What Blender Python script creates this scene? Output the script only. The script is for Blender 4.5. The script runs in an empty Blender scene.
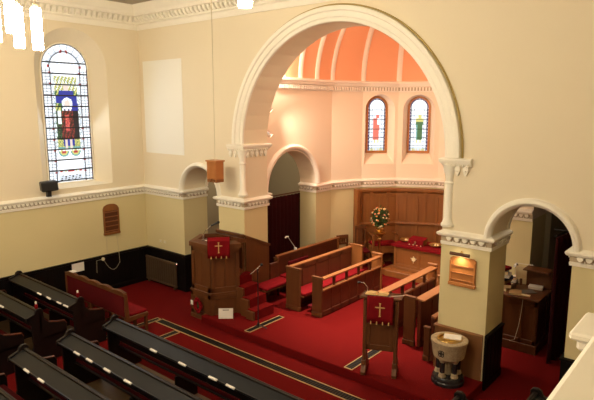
import bpy, bmesh, math, random
from mathutils import Vector, Matrix
random.seed(7)
PI=math.pi; R=math.radians
sc=bpy.context.scene; col=sc.collection
# ---------------------------------------------------------------- materials
def new(name):
    m=bpy.data.materials.new(name); m.use_nodes=True
    nt=m.node_tree; return m,nt,nt.nodes['Principled BSDF']
def setc(b,c,rough=.6,metal=0,spec=.5):
    b.inputs['Base Color'].default_value=(*c,1); b.inputs['Roughness'].default_value=rough
    b.inputs['Metallic'].default_value=metal; b.inputs['Specular IOR Level'].default_value=spec
def noisy(name,c1,c2,scale=(6,6,6),detail=4,rough=.6,bump=0,metal=0,spec=.5,nscale=1,sheen=0):
    m,nt,b=new(name); setc(b,c1,rough,metal,spec)
    tc=nt.nodes.new('ShaderNodeTexCoord'); mp=nt.nodes.new('ShaderNodeMapping'); mp.inputs['Scale'].default_value=scale
    n=nt.nodes.new('ShaderNodeTexNoise'); n.inputs['Detail'].default_value=detail; n.inputs['Scale'].default_value=nscale
    r=nt.nodes.new('ShaderNodeMix'); r.data_type='RGBA'; r.inputs[6].default_value=(*c1,1); r.inputs[7].default_value=(*c2,1)
    nt.links.new(tc.outputs['Object'],mp.inputs['Vector']); nt.links.new(mp.outputs[0],n.inputs['Vector'])
    nt.links.new(n.outputs['Fac'],r.inputs[0]); nt.links.new(r.outputs[2],b.inputs['Base Color'])
    if bump:
        bp=nt.nodes.new('ShaderNodeBump'); bp.inputs['Strength'].default_value=bump; bp.inputs['Distance'].default_value=.01
        nt.links.new(n.outputs['Fac'],bp.inputs['Height']); nt.links.new(bp.outputs[0],b.inputs['Normal'])
    if sheen: b.inputs['Sheen Weight'].default_value=sheen
    return m
def plain(name,c,rough=.5,metal=0,spec=.5):
    m,nt,b=new(name); setc(b,c,rough,metal,spec); return m
def emit(name,c,s):
    m,nt,b=new(name); setc(b,(.02,.02,.02),.6); b.inputs['Emission Color'].default_value=(*c,1); b.inputs['Emission Strength'].default_value=s; return m
M={}
M['wall']=noisy('cream_wall_paint',(.80,.715,.545),(.77,.685,.515),(1.2,1.2,1.2),5,.75,.05,spec=.25)
M['wall_low']=noisy('yellow_cream_wall_paint',(.70,.61,.35),(.66,.575,.325),(1.2,1.2,1.2),5,.7,.05,spec=.25)
M['peach']=noisy('peach_lit_wall_paint',(.84,.70,.55),(.81,.67,.52),(1.5,1.5,1.5),4,.75,.03,spec=.25)  # peach tone holds part of the warm chancel light on the walls
M['trim']=noisy('ivory_plaster',(.90,.87,.77),(.86,.82,.71),(8,8,8),3,.6,.1,spec=.3)
M['trim_pink']=noisy('pale_peach_plaster',(.88,.79,.69),(.84,.745,.64),(8,8,8),3,.6,.1,spec=.3)
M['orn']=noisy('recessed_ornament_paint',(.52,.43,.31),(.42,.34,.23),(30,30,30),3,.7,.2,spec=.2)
M['dome']=noisy('orange_vault_paint',(.84,.41,.235),(.81,.39,.22),(1,1,1),3,.75,0,spec=.2)
M['gold']=plain('gold_line_paint',(.42,.31,.09),.45,.2)
M['carpet']=noisy('red_carpet',(.150,.0042,.0040),(.112,.003,.003),(60,60,60),6,.95,.6,spec=.1)
M['boards']=noisy('worn_floorboards',(.19,.12,.055),(.11,.065,.03),(2,30,2),4,.55,.1)
M['oak']=noisy('oak_panelling',(.30,.112,.028),(.19,.064,.016),(14,14,1.6),5,.42,.08)
M['oak_dark']=noisy('brown_oak',(.150,.052,.015),(.085,.028,.008),(14,14,1.6),5,.42,.08)
M['oak_light']=noisy('polished_oak_rail',(.32,.125,.04),(.22,.08,.026),(3,3,3),5,.33,.04)
M['oak_pier']=noisy('lightened_pier_oak',(.26,.115,.042),(.17,.07,.024),(14,14,1.6),5,.45,.08)  # oak made lighter to carry light the spots don't bring to the pier
M['mahog']=noisy('reddish_mahogany',(.125,.032,.013),(.065,.016,.006),(12,12,1.6),5,.38,.05)
M['ebony']=noisy('near_black_stained_wood',(.006,.0035,.003),(.011,.005,.004),(10,10,2),4,.42,.05,spec=.3)
M['ledge']=noisy('dark_bookboard_varnish',(.016,.017,.020),(.010,.011,.013),(3,12,3),4,.36,.04,spec=.22)
M['black_dado']=noisy('black_stained_wainscot',(.004,.003,.003),(.007,.0045,.004),(10,10,2),4,.5,.05,spec=.12)
M['red']=noisy('red_cloth',(.20,.003,.007),(.15,.002,.005),(40,40,40),4,.85,.3,spec=.15)
M['red_dark']=noisy('deep_red_upholstery',(.12,.005,.008),(.08,.004,.006),(40,40,40),4,.8,.3,spec=.15)
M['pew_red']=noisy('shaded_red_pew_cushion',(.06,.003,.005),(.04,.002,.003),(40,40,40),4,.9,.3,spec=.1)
M['curtain']=noisy('dark_maroon_velvet',(.05,.007,.008),(.028,.004,.005),(30,30,2),4,.9,.3,spec=.1)
M['brass']=noisy('polished_brass',(.72,.48,.16),(.60,.38,.12),(20,20,20),3,.28,0,1)
M['brass_edge']=plain('brass_edging',(.62,.46,.22),.4,.3); M['gilt']=plain('gold_thread',(.62,.38,.13),.6)
M['grille']=noisy('dark_iron_grille',(.03,.026,.02),(.015,.012,.01),(50,50,50),3,.5,.2,.4)
M['black']=plain('black_plastic',(.008,.008,.009),.45)
M['chrome']=plain('chrome_metal',(.75,.75,.78),.22,1)
M['white']=plain('white_paper',(.80,.77,.70),.7)
M['cream_plastic']=plain('cream_plastic',(.75,.68,.45),.5)
M['patchwhite']=plain('projected_light_white',(.86,.85,.78),.7,0,.2)  # pale tone that stands for projected light on the wall
M['stone']=noisy('carved_limestone',(.60,.47,.30),(.22,.15,.08),(38,38,38),5,.75,.7,spec=.2)
M['marble']=noisy('black_marble',(.012,.011,.012),(.03,.028,.03),(9,9,9),4,.2,0)
M['leaf']=noisy('green_foliage',(.05,.11,.02),(.02,.055,.012),(20,20,20),3,.6,0)
M['petal_o']=plain('orange_petals',(.85,.30,.08),.7)
M['petal_c']=plain('cream_petals',(.85,.70,.42),.7)
M['petal_p']=plain('salmon_petals',(.80,.28,.18),.7)
M['yellow']=plain('buff_paper',(.85,.60,.25),.6)
M['pine']=noisy('varnished_pine',(.50,.20,.055),(.38,.14,.035),(2,2,14),4,.4,.05)
M['rad']=plain('dark_radiator_enamel',(.075,.045,.022),.5)
M['wire']=plain('pale_wire',(.62,.55,.38),.5)
M['ceil']=noisy('ceiling_paint',(.42,.37,.27),(.39,.34,.25),(1,1,1),3,.8,0)
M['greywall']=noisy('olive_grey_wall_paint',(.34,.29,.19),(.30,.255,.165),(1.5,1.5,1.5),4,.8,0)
M['lamp']=emit('opal_glass_lit',(1,.84,.60),105)
M['bulb']=emit('lit_bulb',(1,.80,.50),10)
GW=emit('glass_white',(.93,.97,1.0),1.35)
GL={'W':GW,'w':emit('glass_pale_grey',(.78,.86,.95),1.0),'R':emit('glass_red',(.75,.07,.08),.75),'b':emit('glass_purple',(.16,.10,.42),.5),
 'B':emit('glass_blue',(.03,.06,.55),.7),'G':emit('glass_green',(.10,.32,.12),.6),'Y':emit('glass_yellow',(.85,.80,.25),.95),'N':emit('glass_brown',(.16,.04,.02),.5),
 'K':emit('glass_dark',(.02,.02,.04),.3),'S':emit('glass_skin',(.95,.80,.70),1.0),'T':emit('glass_teal',(.25,.60,.55),.8),'P':emit('glass_coral',(.95,.22,.16),1.0)}
# ---------------------------------------------------------------- mesh builder
class MB:
    def __init__(s): s.v=[]; s.f=[]; s.m=[]; s.cur=0
    def q(s,*pts):
        n=len(s.v); s.v+= [tuple(p) for p in pts]; s.f.append(tuple(range(n,n+len(pts)))); s.m.append(s.cur)
    def grid(s,rows,closeu=False,closev=False):
        n=len(s.v); a=len(rows); b=len(rows[0])
        for r in rows: s.v+=[tuple(p) for p in r]
        for i in range(a if closev else a-1):
            for j in range(b if closeu else b-1):
                i2=(i+1)%a; j2=(j+1)%b
                s.f.append((n+i*b+j,n+i*b+j2,n+i2*b+j2,n+i2*b+j)); s.m.append(s.cur)
        return n,a,b
    def box(s,x0,x1,y0,y1,z0,z1,mat=None):
        P=[(x,y,z) for z in (z0,z1) for y in (y0,y1) for x in (x0,x1)]
        if mat is not None: P=[tuple(mat@Vector(p)) for p in P]
        n=len(s.v); s.v+=P
        for f in ((0,2,3,1),(4,5,7,6),(0,1,5,4),(1,3,7,5),(3,2,6,7),(2,0,4,6)):
            s.f.append(tuple(n+i for i in f)); s.m.append(s.cur)
        return s
    def ob(s,p0,p1,z0,z1,d0,d1,e0=0,e1=0):
        """box along ground line p0->p1, from offset d0 to d1 on the right-hand side"""
        d=Vector((p1[0]-p0[0],p1[1]-p0[1])); L=d.length; d/=L; nrm=Vector((d.y,-d.x))
        m=Matrix(((d.x,nrm.x,0,p0[0]),(d.y,nrm.y,0,p0[1]),(0,0,1,0),(0,0,0,1)))
        return s.box(-e0,L+e1,d0,d1,z0,z1,m)
    def prism(s,poly,z0,z1,mat=None):
        """poly in xy extruded along z"""
        n=len(s.v); k=len(poly)
        P=[(x,y,z0) for x,y in poly]+[(x,y,z1) for x,y in poly]
        if mat is not None: P=[tuple(mat@Vector(p)) for p in P]
        s.v+=P
        s.f.append(tuple(n+i for i in reversed(range(k)))); s.f.append(tuple(n+k+i for i in range(k))); s.m+=[s.cur]*2
        for i in range(k):
            j=(i+1)%k; s.f.append((n+i,n+j,n+k+j,n+k+i)); s.m.append(s.cur)
        return s
    def prof(s,poly,a0,a1,axis='x',mat=None):
        """poly given in (y,z) extruded along x, or (x,z) along y"""
        if axis=='x': m=Matrix(((0,0,1,0),(1,0,0,0),(0,1,0,0),(0,0,0,1)))
        else: m=Matrix(((1,0,0,0),(0,0,1,0),(0,1,0,0),(0,0,0,1)))
        if mat is not None: m=mat@m
        return s.prism(poly,a0,a1,m)
    def lathe(s,pr,c=(0,0),seg=24,cap=True,mat=None):
        rows=[]
        for r,z in pr:
            rows.append([(c[0]+r*math.cos(2*PI*i/seg),c[1]+r*math.sin(2*PI*i/seg),z) for i in range(seg)])
        if mat is not None: rows=[[tuple(mat@Vector(p)) for p in r] for r in rows]
        n,a,b=s.grid(rows,closeu=True)
        if cap:
            s.f.append(tuple(n+i for i in reversed(range(b)))); s.f.append(tuple(n+(a-1)*b+i for i in range(b))); s.m+=[s.cur]*2
        return s
    def tube(s,pts,r,seg=8,cap=True):
        pts=[Vector(p) for p in pts]; rows=[]
        for i,p in enumerate(pts):
            t=(pts[min(i+1,len(pts)-1)]-pts[max(i-1,0)]).normalized()
            up=Vector((0,0,1)) if abs(t.z)<.9 else Vector((1,0,0))
            a=t.cross(up).normalized(); b=t.cross(a)
            rr=r[i] if isinstance(r,(list,tuple)) else r
            rows.append([p+rr*(math.cos(2*PI*k/seg)*a+math.sin(2*PI*k/seg)*b) for k in range(seg)])
        n,a_,b_=s.grid(rows,closeu=True)
        if cap:
            s.f.append(tuple(n+i for i in reversed(range(b_)))); s.f.append(tuple(n+(a_-1)*b_+i for i in range(b_))); s.m+=[s.cur]*2
        return s
    def sweep(s,path,profile,closed=False):
        """profile (out,z) swept along xy path, out = right-hand side, mitred"""
        pts=[Vector(p) for p in path]; rows=[]
        for i,p in enumerate(pts):
            if i>0: d0=(p-pts[i-1]).normalized()
            else: d0=(pts[1]-p).normalized()
            if i<len(pts)-1: d1=(pts[i+1]-p).normalized()
            else: d1=d0
            n0=Vector((d0.y,-d0.x)); n1=Vector((d1.y,-d1.x)); m=(n0+n1)
            m=m.normalized()/max(.3,m.normalized().dot(n0))
            rows.append([(p.x+m.x*o,p.y+m.y*o,z) for o,z in profile])
        n,a,b=s.grid(rows,closeu=True)
        s.f.append(tuple(n+i for i in range(b))); s.f.append(tuple(n+(a-1)*b+i for i in reversed(range(b)))); s.m+=[s.cur]*2
        return s
    def ico(s,c,r,sub=1,sq=(1,1,1)):
        bm=bmesh.new(); bmesh.ops.create_icosphere(bm,subdivisions=sub,radius=1)
        n=len(s.v)
        for v in bm.verts: s.v.append((c[0]+v.co.x*r*sq[0],c[1]+v.co.y*r*sq[1],c[2]+v.co.z*r*sq[2]))
        for f in bm.faces: s.f.append(tuple(n+v.index for v in f.verts)); s.m.append(s.cur)
        bm.free(); return s
    def build(s,name,mats,parent=None,bevel=0,smooth=False,normals=True,loc=None,label=None):
        if not isinstance(mats,(list,tuple)): mats=[mats]
        me=bpy.data.meshes.new(name)
        org=Vector((0,0,0))
        if loc is not None: org=Vector(loc)
        me.from_pydata([(v[0]-org.x,v[1]-org.y,v[2]-org.z) for v in s.v],[],s.f)
        for m in mats: me.materials.append(m)
        me.polygons.foreach_set('material_index',s.m)
        if normals:
            bm=bmesh.new(); bm.from_mesh(me); bmesh.ops.recalc_face_normals(bm,faces=bm.faces); bm.to_mesh(me); bm.free()
        if smooth:
            me.polygons.foreach_set('use_smooth',[True]*len(me.polygons)); me.set_sharp_from_angle(angle=R(38))
        me.update()
        o=bpy.data.objects.new(name,me); col.objects.link(o); o.location=org
        if bevel:
            b=o.modifiers.new('soft_edges','BEVEL'); b.width=bevel; b.segments=1; b.limit_method='ANGLE'; b.angle_limit=R(40)
        if parent is not None: o.parent=parent
        if label: o['label']=label
        return o
def tag(o,label=None,cat=None,group=None,kind=None):
    if label: o['label']=label
    if cat: o['category']=cat
    if group: o['group']=group
    if kind: o['kind']=kind
    return o
def thing(name,label,cat,loc=(0,0,0),rz=0,group=None):
    o=bpy.data.objects.new(name,None); col.objects.link(o); o.location=loc; o.rotation_euler=(0,0,rz); o.empty_display_size=.1
    return tag(o,label,cat,group)
def struct(o): o['kind']='structure'; return o
def copy_tree(o,parent=None):
    c=o.copy(); col.objects.link(c)
    if parent is not None: c.parent=parent
    for ch in list(o.children): copy_tree(ch,c)
    return c
# ---------------------------------------------------------------- dimensions
XC=5.54; ZS=2.16; ZB=2.335; ZC=5.95; T=.69; CEIL=6.45
CL=3.1; CR=7.66; YA=3.36; RA=2.44
def arcpts(uc,r,zs,n=24,a0=180,a1=0):
    return [(uc+r*math.cos(R(a0+(a1-a0)*i/n)),zs+r*math.sin(R(a0+(a1-a0)*i/n))) for i in range(n+1)]
def wall_plate(mb,O,U,N,u0,u1,z0,z1,th,ops,split,slots=(0,1),jamb_slots=(0,1)):
    """wall with arched openings (uc,r,zspring,zsill). N = front normal (front at offset 0, back at -th)"""
    O=Vector(O);U=Vector(U);N=Vector(N);Z=Vector((0,0,1))
    P=lambda u,n,z:O+U*u+N*n+Z*z
    cols=[]; u=u0
    for (uc,r,zs,zsill) in sorted(ops):
        if uc-r>u+1e-6: cols.append((u,uc-r,None,None,z0))
        a=arcpts(uc,r,zs)
        for (ua,za),(ub,zb) in zip(a,a[1:]): cols.append((ua,ub,za,zb,zsill))
        u=uc+r
    if u<u1-1e-6: cols.append((u,u1,None,None,z0))
    def band(ua,ub,la,lb,ha,hb,off):
        # quad column between z la/lb and ha/hb split at 'split'
        if split is not None and max(la,lb)<split<min(ha,hb):
            mb.cur=slots[1]; mb.q(P(ua,off,la),P(ub,off,lb),P(ub,off,split),P(ua,off,split))
            mb.cur=slots[0]; mb.q(P(ua,off,split),P(ub,off,split),P(ub,off,hb),P(ua,off,ha))
        else:
            mb.cur=slots[1] if (split is not None and max(ha,hb)<=split) else slots[0]
            mb.q(P(ua,off,la),P(ub,off,lb),P(ub,off,hb),P(ua,off,ha))
    for (ua,ub,za,zb,zl) in cols:
        for off in (0,-th):
            if za is None: band(ua,ub,z0,z0,z1,z1,off)
            else:
                band(ua,ub,za,zb,z1,z1,off)
                if zl>z0+1e-6: band(ua,ub,z0,z0,zl,zl,off)
        if za is not None:
            mb.cur=jamb_slots[0]; mb.q(P(ua,0,za),P(ub,0,zb),P(ub,-th,zb),P(ua,-th,za))
            if zl>z0: mb.q(P(ua,0,zl),P(ub,0,zl),P(ub,-th,zl),P(ua,-th,zl))
    for (uc,r,zs,zsill) in ops:
        for uu in (uc-r,uc+r):
            zz=[max(zsill,z0)]
            if split is not None and zz[0]<split<zs: zz.append(split)
            zz.append(zs)
            for k,(a,b) in enumerate(zip(zz,zz[1:])):
                mb.cur=jamb_slots[1] if (len(zz)==3 and k==0) else jamb_slots[0]
                mb.q(P(uu,0,a),P(uu,-th,a),P(uu,-th,b),P(uu,0,b))
    for uu in (u0,u1): band_u=mb.q(P(uu,0,z0),P(uu,-th,z0),P(uu,-th,z1),P(uu,0,z1))
    mb.q(P(u0,0,z1),P(u1,0,z1),P(u1,-th,z1),P(u0,-th,z1))
def arch_ring(mb,O,U,N,uc,zs,profile,n=32):
    """profile list of (r,out) swept along a half circle"""
    O=Vector(O);U=Vector(U);N=Vector(N);Z=Vector((0,0,1)); rows=[]
    for i in range(n+1):
        a=PI-PI*i/n
        rows.append([O+U*(uc+r*math.cos(a))+Z*(zs+r*math.sin(a))+N*o for r,o in profile])
    n0,a_,b_=mb.grid(rows,closeu=True)
    mb.f.append(tuple(n0+i for i in range(b_))); mb.f.append(tuple(n0+(a_-1)*b_+i for i in reversed(range(b_)))); mb.m+=[mb.cur]*2
# ================================================================= SETTING
mb=MB(); mb.box(-.3,13.2,-10,5.2,-.1,0); struct(mb.build('floor',M['carpet']))
mb=MB(); mb.box(3.72,10.4,-9.5,-2.82,.001,.012); struct(mb.build('floor_boards',M['boards']))
mb=MB(); mb.box(.03,2.28,-9.5,-2.75,.001,.012); struct(mb.build('floor_boards.001',M['boards']))
mb=MB(); mb.prism([(3.16,-1.0),(8.44,-1.0),(8.44,-.002),(7.65,-.002),(7.65,3.3),(7.66,4.2),(6.9,5.3),(3.15,5.75),(3.11,3.3),(3.11,.70),(3.37,.70),(3.37,-.002),(3.16,-.002)],.0,.15)
struct(mb.build('floor_platform',M['carpet'],bevel=.012))
# altar dais : oak step
mb=MB(); mb.prism([(4.46,3.68),(4.62,3.60),(6.72,3.60),(6.88,3.68),(6.88,4.87),(4.46,4.87)],.15,.30)
tag(struct(mb.build('floor_dais',M['oak'],bevel=.01)))
# left wall with splayed window opening
WY=-1.65
def splay_opening(name,O,U,N,uc,ro,zso,zsill_o,ri,zsi,zsill_i,depth,mats,sp_slot=0,n=24,cu_in=None):
    """reveal surface between outer arch outline and inner arch outline at depth"""
    O=Vector(O);U=Vector(U);N=Vector(N);Z=Vector((0,0,1)); cu_in=uc if cu_in is None else cu_in
    def loop(c,r,zs,zl,d):
        L=[(c-r,zl)]+arcpts(c,r,zs,n)+[(c+r,zl)]
        return [O+U*u+Z*z-N*d for u,z in L]
    a=loop(uc,ro,zso,zsill_o,0); b=loop(cu_in,ri,zsi,zsill_i,depth)
    return a,b
mb=MB()
wall_plate(mb,(0,0,0),(0,1,0),(1,0,0),-9.5,0,0,7.2,.001,[(WY,.80,5.04,2.50)],2.2)
a,b=splay_opening('w',(0,0,0),(0,1,0),(1,0,0),WY,.80,5.04,2.50,.54,5.03,2.56,.34,None)
mb.cur=0
for i in range(len(a)): mb.q(a[i],a[(i+1)%len(a)],b[(i+1)%len(b)],b[i])
struct(mb.build('wall_left',[M['wall'],M['wall_low']],normals=False))
# outer skins so no light leaks
mb=MB(); mb.box(-.75,-.45,-9.8,0.3,0,7.2); struct(mb.build('wall_left_outer',M['greywall']))
# chancel arch wall
OPS=[(2.045,.587,ZB,0),(XC,2.14,3.48,0),(8.975,.545,ZB,0)]
mb=MB(); wall_plate(mb,(0,0,0),(1,0,0),(0,-1,0),-.4,13.1,0,7.5,T,OPS,2.2)
struct(mb.build('wall_front',[M['wall'],M['wall_low']],normals=False))
mb=MB(); mb.box(13.1,13.3,-9.8,1,0,7.2); struct(mb.build('wall_right',M['wall']))
mb=MB(); mb.box(-.7,13.3,-9.9,-9.6,0,7.2); struct(mb.build('wall_back',M['wall']))
mb=MB(); mb.box(-.7,13.3,-9.7,-.001,CEIL,CEIL+.15); struct(mb.build('ceiling',M['ceil']))
# chancel side walls with arches to the side rooms
mb=MB(); wall_plate(mb,(CL,0,0),(0,1,0),(1,0,0),T,YA,0,4.87,.5,[(1.87,.87,ZB+.03,0)],2.2)
struct(mb.build('wall_chancel_left',[M['peach'],M['wall_low']],normals=False))
mb=MB(); wall_plate(mb,(CR,0,0),(0,1,0),(-1,0,0),T,YA,0,4.87,.59,[(1.75,.80,ZB+.03,0)],2.2)
struct(mb.build('wall_chancel_right',[M['peach'],M['wall_low']],normals=False))
# apse: eight facets, splayed lancet windows in the middle six
V=[(3.1,3.36),(3.41,4.26),(4.02,5.0),(4.97,5.47),(6.11,5.47),(7.06,5.0),(7.67,4.26),(7.98,3.36)]
mb=MB(); apse_wins=[]
for i in range(7):
    p0=Vector(V[i]);p1=Vector(V[i+1]); d=(p1-p0); L=d.length; d/=L; nrm=Vector((d.y,-d.x))
    O=(p0.x,p0.y,0);U=(d.x,d.y,0);N=(nrm.x,nrm.y,0)
    if 1<=i<=5:
        wall_plate(mb,O,U,N,0,L,0,4.87,.001,[(L/2,.40,4.14,2.76)],2.2)
        a,b=splay_opening('w',O,U,N,L/2,.40,4.14,2.76,.29,4.21,3.03,.30,None)
        mb.cur=0
        for k in range(len(a)): mb.q(a[k],a[(k+1)%len(a)],b[(k+1)%len(b)],b[k])
        apse_wins.append((O,U,N,L/2,i))
    else: wall_plate(mb,O,U,N,0,L,0,4.87,.001,[],2.2)
struct(mb.build('wall_apse',[M['peach'],M['wall_low']],normals=False))
# vault: barrel then half dome
mb=MB(); rows=[]
for y in (T,1.5,2.4,YA): rows.append([(XC+RA*math.cos(PI*(1-k/32)),y,4.86+RA*math.sin(PI*(1-k/32))) for k in range(33)])
mb.grid(rows)
rows=[]
VV=[]
for i in range(7):
    for t in range(4): VV.append((V[i][0]+(V[i+1][0]-V[i][0])*t/4,V[i][1]+(V[i+1][1]-V[i][1])*t/4))
VV.append(V[7])
for j in range(17):
    ph=PI/2*j/16; cc=math.cos(ph)
    rows.append([(XC+(x-XC)*cc,YA+(y-YA)*cc,4.86+RA*math.sin(ph)) for x,y in VV])
mb.grid(rows)
struct(mb.build('ceiling_chancel_vault',M['dome'],normals=False,smooth=True))
# vault ribs
def rib(pts,cen,w=.065,dp=.05):
    """band following pts on the vault, thickness towards centre axis"""
    m=MB(); rows=[]
    pts=[Vector(p) for p in pts]
    for i,p in enumerate(pts):
        t=(pts[min(i+1,len(pts)-1)]-pts[max(i-1,0)]).normalized()
        n=(cen(p)-p).normalized(); s=t.cross(n).normalized()
        rows.append([p-s*w+n*-.01,p-s*w+n*dp*.6,p-s*w*.5+n*dp,p+s*w*.5+n*dp,p+s*w+n*dp*.6,p+s*w+n*-.01])
    m.grid(rows,closeu=True); return m
k=1
for y in (.95,1.53,2.13,2.74,YA):
    pts=[(XC+RA*math.cos(PI*(1-i/40)),y,4.86+RA*math.sin(PI*(1-i/40))) for i in range(41)]
    o=rib(pts,lambda p:Vector((XC,p.y,4.86))).build('trim_rib',M['trim_pink'],smooth=True); struct(o)
for i in range(1,7):
    pts=[(XC+(V[i][0]-XC)*math.cos(ph),YA+(V[i][1]-YA)*math.cos(ph),4.86+RA*math.sin(ph)) for ph in [R(88)*j/24 for j in range(25)]]
    o=rib(pts,lambda p:Vector((XC,YA,4.86))).build('trim_rib',M['trim_pink'],smooth=True); struct(o)
# ---- string courses
STR=[(-.01,ZS),(.03,ZS),(.035,ZS+.045),(.025,ZS+.055),(.025,ZS+.13),(.06,ZS+.135),(.075,ZS+.15),(.085,ZS+.175),(.08,ZS+.19),(.06,ZS+.20),(.03,ZS+.21),(-.01,ZS+.235)]
def along(path,step,margin=.05):
    out=[]
    for p,q in zip(path,path[1:]):
        p=Vector(p);q=Vector(q);L=(q-p).length; n=max(1,int((L-2*margin)/step)); d=(q-p)/L
        for i in range(n): out.append((p+d*(margin+(i+.5)*(L-2*margin)/n),d))
    return out
def string_course(name,path,m,orn,step=.085):
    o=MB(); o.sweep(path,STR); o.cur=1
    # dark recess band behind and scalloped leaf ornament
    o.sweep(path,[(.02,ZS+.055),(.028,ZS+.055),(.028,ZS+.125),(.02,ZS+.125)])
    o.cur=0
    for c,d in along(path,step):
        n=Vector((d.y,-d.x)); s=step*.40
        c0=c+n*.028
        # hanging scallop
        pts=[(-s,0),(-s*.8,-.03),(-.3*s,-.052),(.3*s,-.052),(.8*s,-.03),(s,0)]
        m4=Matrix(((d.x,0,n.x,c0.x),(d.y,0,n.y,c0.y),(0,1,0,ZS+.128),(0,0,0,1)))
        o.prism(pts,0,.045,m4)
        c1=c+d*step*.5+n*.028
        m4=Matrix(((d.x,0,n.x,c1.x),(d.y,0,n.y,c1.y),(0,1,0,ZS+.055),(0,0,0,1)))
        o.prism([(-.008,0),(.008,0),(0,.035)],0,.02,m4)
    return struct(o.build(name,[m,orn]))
string_course('trim_1',[(0,-9.5),(0,0),(1.458,0),(1.458,T)],M['trim'],M['orn'])
string_course('trim_2',[(2.632,T),(2.632,0),(3.40,0),(3.40,T),(CL,T),(CL,1.00),(CL-.5,1.00)],M['trim'],M['orn'])
string_course('trim_3',[(CL-.5,2.74),(CL,2.74),(CL,YA)]+V[1:7]+[(CR,YA),(CR,2.55),(CR+.59,2.55)],M['trim_pink'],M['orn'])
string_course('trim_4',[(CR+.59,.95),(CR,.95),(CR,T),(7.71,T),(7.71,0),(8.43,0),(8.43,T)],M['trim'],M['orn'],.105)
string_course('trim_5',[(9.52,T),(9.52,0),(13,0)],M['trim'],M['orn'],.105)
# ---- nave cornice
COR=[(-.01,ZC),(.03,ZC),(.05,ZC+.06),(.06,ZC+.10),(.11,ZC+.12),(.11,ZC+.24),(.13,ZC+.25),(.24,ZC+.27),(.25,ZC+.33),(.28,ZC+.36),(.33,ZC+.44),(.36,ZC+.49),(-.01,ZC+.49)]
path=[(0,-9.5),(0,0),(13,0)]
o=MB(); o.sweep(path,COR)
for c,d in along(path,.125,.12):
    n=Vector((d.y,-d.x)); m4=Matrix(((d.x,n.x,0,c.x),(d.y,n.y,0,c.y),(0,0,1,0),(0,0,0,1)))
    o.prof([(.10,ZC+.15),(.15,ZC+.15),(.20,ZC+.19),(.225,ZC+.255),(.10,ZC+.255)],-.033,.033,'x',m4)
struct(o.build('trim_cornice',M['trim']))
# ---- chancel upper cornice
U2=4.60
path=[(CL,T),(CL,YA)]+V[1:7]+[(CR,YA),(CR,T)]
o=MB(); o.sweep(path,[(-.01,U2),(.02,U2),(.03,U2+.04),(.03,U2+.12),(.07,U2+.14),(.09,U2+.19),(.12,U2+.21),(.12,U2+.25),(-.02,U2+.28)])
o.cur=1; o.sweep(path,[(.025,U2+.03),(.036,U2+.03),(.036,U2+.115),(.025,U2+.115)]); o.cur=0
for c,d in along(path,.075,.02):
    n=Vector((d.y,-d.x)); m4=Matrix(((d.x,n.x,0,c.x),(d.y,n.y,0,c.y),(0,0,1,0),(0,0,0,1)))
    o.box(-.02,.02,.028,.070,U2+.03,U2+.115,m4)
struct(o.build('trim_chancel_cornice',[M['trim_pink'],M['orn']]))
# ---- arch mouldings
FO=((0,0,0),(1,0,0),(0,-1,0))
o=MB(); arch_ring(o,*FO,XC,3.48,[(2.135,-.02),(2.135,.02),(2.15,.035),(2.20,.035),(2.215,.055),(2.30,.060),(2.315,.085),(2.36,.095),(2.385,.085),(2.395,.03),(2.395,-.02)],64)
struct(o.build('trim_arch_moulding',M['trim'],smooth=True))
o=MB(); arch_ring(o,*FO,XC,3.48,[(2.398,-.01),(2.398,.030),(2.404,.040),(2.414,.040),(2.42,.03),(2.42,-.01)],64)
struct(o.build('trim_gold_beading',M['gold'],smooth=True))
for xc,r in ((2.045,.587),(8.975,.545)):
    o=MB(); arch_ring(o,*FO,xc,ZB+.01,[(r-.005,-.03),(r-.01,.0),(r+.005,.045),(r+.04,.075),(r+.07,.070),(r+.09,.05),(r+.095,.02),(r+.105,.012),(r+.105,-.02)],40)
    struct(o.build('trim_small_arch_moulding',M['trim'],smooth=True))
    o=MB(); arch_ring(o,(0,T,0),(1,0,0),(0,1,0),xc,ZB+.05,[(r-.03,-.06),(r-.03,.02),(r+.06,.04),(r+.08,-.02)],40)
    struct(o.build('trim_small_arch_moulding',M['trim'],smooth=True))
for (x,nx,yc,r) in ((CL,1,1.87,.87),(CR,-1,1.75,.80)):
    o=MB(); arch_ring(o,(x,0,0),(0,1,0),(nx,0,0),yc,ZB+.06,[(r-.005,-.03),(r-.01,.0),(r+.005,.045),(r+.04,.07),(r+.08,.07),(r+.10,.045),(r+.11,.015),(r+.125,.01),(r+.125,-.02)],40)
    struct(o.build('trim_side_arch_moulding',M['trim_pink'],smooth=True))
# ---- capitals and colonnettes of the big arch
def capital(sx):
    X=lambda x: XC+sx*(XC-x)*-1 if sx>0 else 2*XC-x
    # left side coords mirrored for the right
    path=[(2.98,0),(3.40,0),(3.40,T),(3.10,T)]
    pr=[(-.01,3.34),(.02,3.35),(.045,3.38),(.06,3.40),(.075,3.42),(.078,3.455),(.06,3.47),(-.01,3.48)]
    if sx>0: path=[(X_(x),y) for x,y in path][::-1]
    o=MB(); o.sweep(path,pr)
    # leafwork
    for c,d in along(path,.11,.02):
        n=Vector((d.y,-d.x)); m4=Matrix(((d.x,0,n.x,c.x),(d.y,0,n.y,c.y),(0,1,0,0),(0,0,0,1)))
        o.prism([(-.012,3.22),(.012,3.22),(.042,3.30),(.03,3.36),(-.03,3.36),(-.042,3.30)],.0,.045,m4)
        for e in (-.034,.034): q=c+d*e+n*.055; o.ico((q.x,q.y,3.365),.024,1)
        q=c+n*.05; o.ico((q.x,q.y,3.285),.02,1)
    return o
def X_(x): return 2*XC-x
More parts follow.
